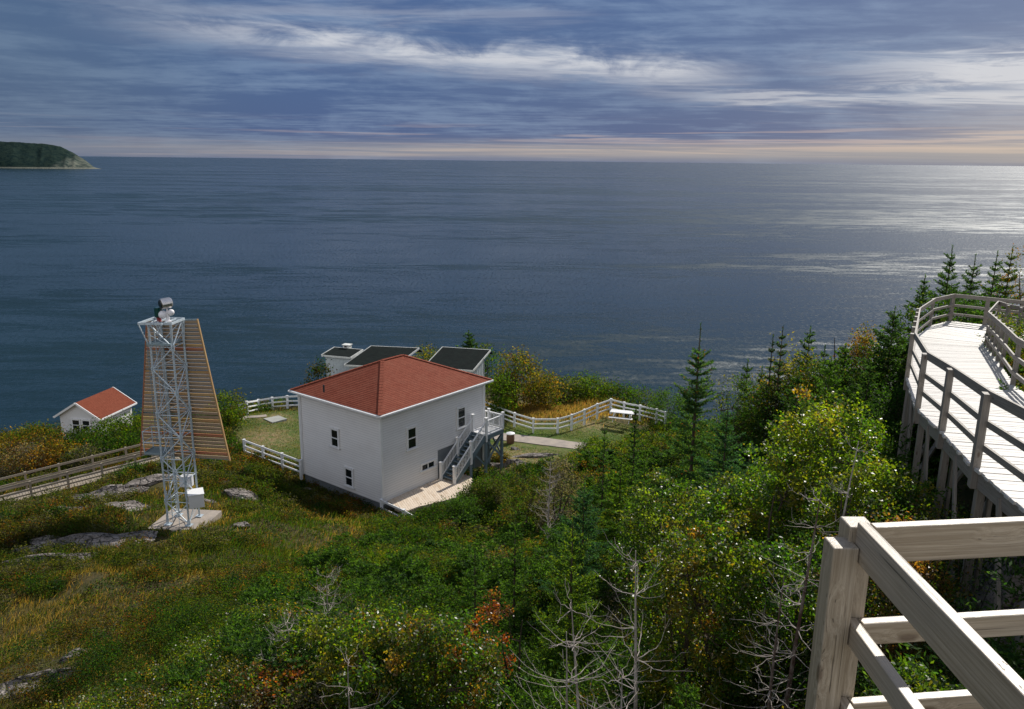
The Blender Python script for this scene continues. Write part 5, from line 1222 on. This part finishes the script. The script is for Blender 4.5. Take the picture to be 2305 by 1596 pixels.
# --- undergrowth along the cliff edge
s = Soup()
for _ in range(420):
    k = rng.integers(0, len(COAST)-1); t = rng.random(); c = COAST[k]+(COAST[k+1]-COAST[k])*t; d = COAST[k+1]-COAST[k]; n = np.array([d[1], -d[0]])/np.linalg.norm(d); off = rng.uniform(-1.5, 5.0 if c[0] < -3 else 2.6); x, y = c+n*off
    if inpoly(np.array([x]), np.array([y]), lawn_c)[0] or y < 20: continue
    pa, pb_ = proj([x, y, float(gz(x, y))])
    if not (-150 < pa < 2500): continue
    hh = rng.uniform(.35, .9)
    if 1060 < pa < 1500: hh *= .8
    V, cc, _c = clump_cloud(hh, rng.uniform(.6, 1.1), 26, 22, .2, .15, [G1, G2, AUT, dict(olive=3, grey=1, green=2), dict(olive=3, tan=1, green=1)][rng.integers(0, 5)], 'dome', 0)
    s.add(V+np.array([x, y, float(gz(x, y))]), cc)
tag(s.build('cliff_scrub', 'leaf_far', None, (0, 0, 0)), 'low scrub along the top of the sea cliff', 'scrub', kind='stuff')
# ------------------------------------------------------------------ grass and low plants of the open slope
TD = [p_[:2] for p_ in dpoly]
def open_points(n, x0, x1, y0, y1):
    x = rng.uniform(x0, x1, n); y = rng.uniform(y0, y1, n); z = gz(x, y); a, b = proj(np.stack([x, y, z], 1)); a = np.nan_to_num(a, nan=-1e5); b = np.nan_to_num(b, nan=-1e5)
    ok = (a > -120) & (a < 1560) & (b < 1720) & inpoly(x, y, POLY)
    for rx, ry, l1, l2, rt in RX:
        u = (x-rx)*math.cos(rt)+(y-ry)*math.sin(rt); v = -(x-rx)*math.sin(rt)+(y-ry)*math.cos(rt); ok &= (u/l1)**2+(v/l2)**2 > .8
    # keep clear of built things
    for poly in (np.array([p_[:2] for p_ in A_pad]), hp, np.array(TD)): ok &= ~inpoly(x, y, poly)
    return x[ok], y[ok], z[ok], a[ok], b[ok]
A_pad = [(-16.35, 32.25), (-13.75, 31.95), (-13.4, 34.65), (-16.05, 34.9)]
A_pad = [np.array([*p_, 0]) for p_ in A_pad]
hp = np.array([H(-.1, .1, 0)[:2], H(WL+.1, .1, 0)[:2], H(WL+.1, -WN-.1, 0)[:2], H(-.1, -WN-.1, 0)[:2]])
path_px = np.array([(1060, 962), (1130, 972), (1300, 990), (1345, 1000), (1345, 1024), (1280, 1018), (1170, 1004), (1060, 985)], float)
s = Soup()
x, y, z, a, b = open_points(620000, -30, 8, 10, 62)
inl = inpoly(x, y, lawn_c); inth = inpoly(a, b, TH); inp = inpoly(a, b, path_px); onb = segdist(x, y, np.array([RN0[:2]+rn[:2]*.8-rd[:2]*.3, RN1[:2]+rn[:2]*.8])) < .85
pd = 1/(1+(y/26)**2)*1.4; keep = (~inl) & (~inp) & (~onb) & ((~inth) | (rng.random(len(x)) < .05)) & (rng.random(len(x)) < pd)
pt = vnoise(x, y, 2.3, 41)+.6*vnoise(x, y, .8, 42); keep &= (pt > -.42)
x, y, z, pt = x[keep], y[keep], z[keep], pt[keep]; n = len(x); print('grass', n)
hgt = rng.uniform(.14, .42, n)*(1+.8*pt); lod = np.clip(y/18, .8, 3); c = np.stack([x, y, z+hgt*.42], 1)
wind = np.array([.45, .25, 0]); d = unit(np.array([0, 0, 1.0])+wind*rng.uniform(.2, 1.2, (n, 1))+rng.normal(size=(n, 3))*.28); nn = rng.normal(size=(n, 3)); nn[:, 2] *= .3
drym = vnoise(x, y, 3.5, 43)+.35*vnoise(x, y, 1.2, 44)+rng.normal(size=n)*.16
gcol = pick(n, dict(straw=2.4, olive=2.6, amber=1.5)); g2 = pick(n, dict(green=3, olive=3, dark=1.5)); cc = np.where((drym > .05)[:, None], gcol, g2)
s.add(leafquads(c, hgt, .013*lod, d, nn, .02), cc)
tag(s.build('hillside_grass', 'grass_blade', None, (0, 0, 0)), 'dry and green grass covering the open slope', 'grass', kind='stuff')
# creeping plants
s = Soup(); x, y, z, a, b = open_points(430000, -30, 8, 9, 62)
inl = inpoly(x, y, lawn_c); inth = inpoly(a, b, TH); inp = inpoly(a, b, path_px); onb = segdist(x, y, np.array([RN0[:2]+rn[:2]*.8-rd[:2]*.3, RN1[:2]+rn[:2]*.8])) < .85
pt = vnoise(x, y, 1.7, 51)+.8*vnoise(x, y, .6, 52)+.5*vnoise(x, y, 5, 53)
keep = (~inl) & (~inp) & (~onb) & (pt > -.02) & (rng.random(len(x)) < 1.5/(1+(y/24)**2)) & ~(inth & (rng.random(len(x)) < .5))
x, y, z, pt = x[keep], y[keep], z[keep], pt[keep]; n = len(x); print('creepers', n)
top = np.clip(pt*.75, .05, .55); c = np.stack([x, y, z+rng.random(n)**.6*top], 1); lod = np.clip(y/15, .8, 3)**.8
ci = ((vnoise(x, y, 1.4, 61)+.5)*5+rng.normal(size=n)*.5).astype(int) % 5
cc = np.zeros((n, 3)); pp_ = [dict(green=4, fir=2), dict(green=2, olive=3), dict(fir=3, dark=2), dict(olive=3, orange=1, rust=.5), dict(green=3, lime=1, dark=1)]
for k in range(5): mk = ci == k; cc[mk] = pick(mk.sum(), pp_[k])
s.add(leafquads(c, .048*lod, .032*lod), cc)
tag(s.build('creeping_plants', 'leaf_far', None, (0, 0, 0)), 'low creeping shrubs and herbs over the open slope', 'ground cover', kind='stuff')
s = Soup()
x, y, z, a, b = open_points(10000, -32, 6, 10, 60)
inl = inpoly(x, y, lawn_c); inth = inpoly(a, b, TH); inp = inpoly(a, b, path_px); onb = segdist(x, y, np.array([RN0[:2]+rn[:2]*.8-rd[:2]*.3, RN1[:2]+rn[:2]*.8])) < 1.2
gm = 1.3*vnoise(x, y, 4.2, 81)+.8*vnoise(x, y, 1.5, 82)+.35*((a < 330) & (b < 1240) & (b > 1090)); keep = (~inl) & (~inp) & (~onb) & (~inth) & (gm > -.10)
for x1, y1, z1, g1 in zip(x[keep], y[keep], z[keep], gm[keep]):
    if np.hypot(x1+14.9, y1-33.4) < 2.6: continue
    lod = max(.9, y1/15)**.8; hh = rng.uniform(.16, .45)*(1+1.8*max(g1, 0)); R = rng.uniform(.25, .6); k = int((vnoise(x1, y1, 2.6, 83)+.5)*6+rng.normal()*.8) % 6
    V, cc, _c = clump_cloud(hh, R, int(16/lod)+6, 20, .09*lod**.5, .045*lod, [dict(green=2, olive=3), dict(olive=3, dark=2), dict(olive=3, grey=1.2), dict(olive=4, rust=.5, orange=.6, brown=1), DKG, dict(green=3, olive=2)][k], 'dome', 0)
    s.add(V+np.array([x1, y1, z1]), cc)
tag(s.build('low_bushes', 'leaf_far', None, (0, 0, 0)), 'scattered low juniper and heath mats on the open slope', 'ground cover', kind='stuff')
# lawn blades, and straw coloured tall grass by the fences
s = Soup(); x = rng.uniform(-22, 12, 130000); y = rng.uniform(44, 65, 130000); ok = inpoly(x, y, lawn_c) & ~inpoly(x, y, hp); x, y = x[ok], y[ok]; a, b = proj(np.stack([x, y, gz(x, y)], 1)); ok = ~inpoly(a, b, path_px); x, y = x[ok], y[ok]; n = len(x)
wr = np.zeros(n)
for p_, r_w in wear: wr = np.maximum(wr, np.exp(-((x-p_[0])**2+(y-p_[1])**2)/r_w**2))
ok = rng.random(n) > wr*.75; x, y, wr = x[ok], y[ok], wr[ok]; n = len(x)
cc = np.where((vnoise(x, y, 2.2, 71)+rng.normal(size=n)*.2+wr*.6 > .22)[:, None], pick(n, dict(straw=2, olive=2)), pick(n, dict(green=4, lime=1.2)))
s.add(leafquads(np.stack([x, y, gz(x, y)+.03], 1), .09, .035, unit(np.array([0, 0, .8])+rng.normal(size=(n, 3))*.5), None, .02), cc)
tag(s.build('lawn_grass', 'grass_blade', None, (0, 0, 0)), 'short mown grass of the lawn round the house', 'grass', kind='stuff')
s = Soup(); zone = [G(1130, 925), G(1230, 935), G(1290, 925), G(1360, 905), G(1180, 930), G(560, 915), G(600, 905), G(660, 905)]
for zc_ in zone:
    n = 2600; xy = zc_[:2]+rng.normal(size=(n, 2))*np.array([2.0, 1.0]); hgt = rng.uniform(.3, .65, n); d = unit(np.array([.2, 0, 1.0])+rng.normal(size=(n, 3))*.25)
    s.add(leafquads(np.stack([xy[:, 0], xy[:, 1], gz(xy[:, 0], xy[:, 1])+hgt*.4], 1), hgt, .05, d, rng.normal(size=(n, 3))*np.array([1, 1, .3]), .02), pick(n, dict(tan=3, straw=3, olive=1, orange=.4)))
tag(s.build('tall_dry_grass', 'grass_blade', None, (0, 0, 0)), 'tall straw coloured grass behind the white fences', 'grass', kind='stuff')
# ------------------------------------------------------------------ sun and sky
SAZ, SEL = math.radians(36.3), math.radians(38)
sun = bpy.data.lights.new('sun', 'SUN'); sun.energy = 5.0; sun.angle = math.radians(.5); sun.color = (1, .95, .87)
so_ = bpy.data.objects.new('sun', sun); col.objects.link(so_)
sd = np.array([math.sin(SAZ)*math.cos(SEL), math.cos(SAZ)*math.cos(SEL), math.sin(SEL)])
so_.rotation_euler = Vector(sd.tolist()).to_track_quat('Z', 'Y').to_euler(); so_.location = (0, 0, 30)
w = bpy.data.worlds.new('World'); bpy.context.scene.world = w; w.use_nodes = True
nt = NT(w.node_tree)
d = nt.node('ShaderNodeTexCoord').outputs['Generated']; d = nt.node('ShaderNodeVectorMath', {0: d}, operation='NORMALIZE').outputs[0]
sx = nt.node('ShaderNodeSeparateXYZ', {0: d}); X, Y, Zz = sx.outputs
AZ = nt.m('MULTIPLY', nt.m('ARCTAN2', X, Y), 180/PI); EL = nt.m('MULTIPLY', nt.m('ARCSINE', Zz), 180/PI)
sky = nt.node('ShaderNodeTexSky'); sky.sky_type = 'NISHITA'; sky.sun_disc = False; sky.sun_elevation = SEL; sky.sun_rotation = SAZ; sky.air_density = 1.2; sky.dust_density = 1.5
def cmb(a, b, c=0.0): return nt.node('ShaderNodeCombineXYZ', {0: a, 1: b, 2: c}).outputs[0]
def gauss(v, c, s):                            # soft bump
    t = nt.m('DIVIDE', nt.m('SUBTRACT', v, c), s); return nt.m('POWER', 2.718, nt.m('MULTIPLY', nt.m('MULTIPLY', t, t), -1.0))
# sheets of cloud seen in perspective: their own height above the sea
inv = nt.m('DIVIDE', 1.0, nt.m('ADD', nt.m('MAXIMUM', Zz, 0.0), .035))
U = nt.m('MULTIPLY', X, inv); V = nt.m('MULTIPLY', Y, inv)
pv = cmb(nt.m('MULTIPLY', nt.m('ADD', U, nt.m('MULTIPLY', V, .25)), .30), nt.m('MULTIPLY', V, .55), 0.0)
cA = nt.noise(pv, 1.0, 7, .58, .9)
cB = nt.noise(nt.vm('ADD', nt.scalev(pv, (2.2, 3.0, 1)), (5.2, 1.3, 0)), 1.0, 7, .62, .6)
sv = cmb(nt.m('MULTIPLY', AZ, .045), nt.m('ADD', nt.m('MULTIPLY', EL, .62), nt.m('MULTIPLY', AZ, .022)), 0.0)
cC = nt.noise(sv, 1.0, 7, .6, .8)
cD = nt.noise(nt.vm('ADD', nt.scalev(sv, (3.2, 2.4, 1)), (9.1, 4.2, 0)), 1.0, 6, .66, .9)
cF = nt.noise(cmb(nt.m('MULTIPLY', AZ, .20), nt.m('ADD', nt.m('MULTIPLY', EL, .62), nt.m('MULTIPLY', AZ, .03)), 5.0), 1.0, 8, .62, .5)
cloud = nt.m('ADD', nt.m('ADD', nt.m('MULTIPLY', nt.m('ADD', cA, cC), .28), nt.m('MULTIPLY', nt.m('ADD', cB, cD), .12)), nt.m('MULTIPLY', cF, .12))
cG = nt.noise(nt.vm('ADD', nt.scalev(pv, (4.5, 4.0, 1)), (2.2, 8.3, 0)), 1.0, 6, .6, .4)
cloud = nt.m('ADD', cloud, nt.m('MULTIPLY', nt.m('SUBTRACT', nt.m('ADD', cG, nt.m('MULTIPLY', cF, .6)), .80), .22))
cloud = nt.m('ADD', cloud, .04)
base = nt.mix(nt.mapr(cloud, .44, .60), (.030, .088, .255), (.122, .202, .375))
base = nt.mix(nt.mapr(AZ, 8, 34, 0, .25), base, (.22, .27, .39))
# greyer teal to the left, as in the photograph
base = nt.mix(nt.mapr(AZ, -12, -32, 0, .45), base, (.085, .135, .20))
# the long bright rift
ctr = nt.m('ADD', nt.m('MULTIPLY', AZ, -.058), 6.45)
ctr = nt.m('ADD', ctr, nt.m('ADD', nt.m('MULTIPLY', nt.m('SUBTRACT', cD, .5), 1.6), nt.m('MULTIPLY', nt.m('SUBTRACT', cF, .5), 2.4)))
rift = nt.m('MULTIPLY', gauss(EL, ctr, .85), nt.m('MULTIPLY', nt.mapr(AZ, -30, -10, 0, 1), nt.mapr(AZ, 18, 9, 0, 1)))
rift = nt.m('MULTIPLY', rift, nt.m('MULTIPLY', nt.mapr(cB, .36, .56, .55, 1.0), nt.mapr(cF, .26, .66, .35, 1.1)))
# right hand rifts near the veiled sun
ctr2 = nt.m('ADD', nt.m('ADD', nt.m('MULTIPLY', AZ, -.03), 4.7), nt.m('MULTIPLY', nt.m('SUBTRACT', cB, .5), 3.0))
r2 = nt.m('MULTIPLY', gauss(EL, ctr2, .42), nt.m('MULTIPLY', nt.mapr(AZ, 7, 17, 0, .65), nt.mapr(AZ, 34, 30, .6, 1)))
ctr3 = nt.m('ADD', nt.m('ADD', nt.m('MULTIPLY', AZ, -.04), 6.7), nt.m('MULTIPLY', nt.m('SUBTRACT', cD, .5), 4.0))
r3 = nt.m('MULTIPLY', gauss(EL, ctr3, .8), nt.mapr(AZ, 16, 31, 0, 1.0))
r4 = nt.m('MULTIPLY', nt.m('MULTIPLY', gauss(EL, 5.0, 2.2), nt.mapr(AZ, 24, 36, 0, .55)), nt.mapr(cC, .38, .56, .2, 1))
ctr5 = nt.m('ADD', nt.m('MULTIPLY', nt.m('SUBTRACT', cB, .5), 4.0), 9.3)
r5 = nt.m('MULTIPLY', nt.m('MULTIPLY', gauss(EL, ctr5, .5), nt.mapr(AZ, -36, -14, 0, .28)), nt.mapr(AZ, 8, 0, 0, 1))
lit = nt.m('ADD', nt.m('ADD', rift, nt.m('ADD', r2, r3)), nt.m('ADD', r4, r5), clamp=True)
c = nt.mix(nt.m('MULTIPLY', lit, .86), base, (.66, .67, .72))
# pale and peach strips just over the horizon
hz = nt.m('MULTIPLY', gauss(EL, .55, .75), nt.mapr(AZ, -34, 30, .55, 1.0))
c = nt.mix(nt.m('MULTIPLY', hz, .85), c, (.27, .295, .34))
tv = cmb(nt.m('MULTIPLY', AZ, .06), nt.m('MULTIPLY', EL, 3.2), 2.0); cE = nt.noise(tv, 1.0, 5, .6, .5)
pe = nt.m('MULTIPLY', nt.m('MULTIPLY', gauss(EL, nt.m('ADD', .62, nt.m('MULTIPLY', AZ, .012)), .42), nt.mapr(cE, .38, .66, .25, 1)), nt.mapr(AZ, -34, 10, .35, 1.0))
c = nt.mix(nt.m('MULTIPLY', pe, .7), c, (.62, .50, .42))
pe2 = nt.m('MULTIPLY', nt.m('MULTIPLY', gauss(EL, 1.6, .7), nt.mapr(cE, .52, .62)), nt.mapr(AZ, -34, 20, .15, .6))
c = nt.mix(pe2, c, (.52, .42, .42))
wg = nt.m('MULTIPLY', nt.m('MULTIPLY', gauss(EL, 1.6, 1.7), nt.mapr(AZ, 18, 36, 0, .4)), nt.mapr(cE, .3, .6, .4, 1))
c = nt.mix(wg, c, (.70, .60, .48))
hi = nt.m('MULTIPLY', nt.mapr(EL, 11, 24, 0, .85), nt.mapr(Y, 0, .25, 0, 1))
c = nt.mix(hi, c, (.035, .085, .175))
# veiled sun glow, and the brighter sky overhead and behind
sunv = nt.node('ShaderNodeCombineXYZ', {0: float(sd[0]), 1: float(sd[1]), 2: float(sd[2])}).outputs[0]
dt = nt.vm('DOT_PRODUCT', d, sunv)
glow = nt.m('POWER', nt.m('MAXIMUM', dt, 0.0), 45.0)
c = nt.mix(nt.m('MULTIPLY', glow, .6), c, (1.0, .98, .95))
back = nt.m('MAXIMUM', nt.m('MULTIPLY', nt.mapr(Y, .10, -.45, 0, 1), nt.mapr(Zz, .85, .40, .15, 1)), nt.mapr(Zz, .70, .97, 0, .25))
bc = nt.mix(nt.mapr(cA, .4, .6), (.80, .84, .94), (1.12, 1.09, 1.06))
c = nt.mix(back, c, bc)
c2 = nt.mix(1.0, sky.outputs[0], (.09, .09, .09), 'MULTIPLY')
c = nt.mix(.10, c, c2)
gr = nt.mapr(EL, -.3, -.9, 0, 1)
c = nt.mix(gr, c, (.03, .05, .07))
bg = nt.node('ShaderNodeBackground', {'Color': c, 'Strength': 1.0}); nt.node('ShaderNodeOutputWorld', {'Surface': bg.outputs[0]})
sc = bpy.context.scene
sc.view_settings.view_transform = 'Standard'; sc.view_settings.look = 'None'; sc.view_settings.exposure = 0; sc.view_settings.gamma = 1
sc.cycles.max_bounces = 6; sc.cycles.diffuse_bounces = 3; sc.cycles.glossy_bounces = 3; sc.cycles.transparent_max_bounces = 4; sc.cycles.transmission_bounces = 4
sc.cycles.sample_clamp_indirect = 6; sc.cycles.caustics_reflective = False; sc.cycles.caustics_refractive = False
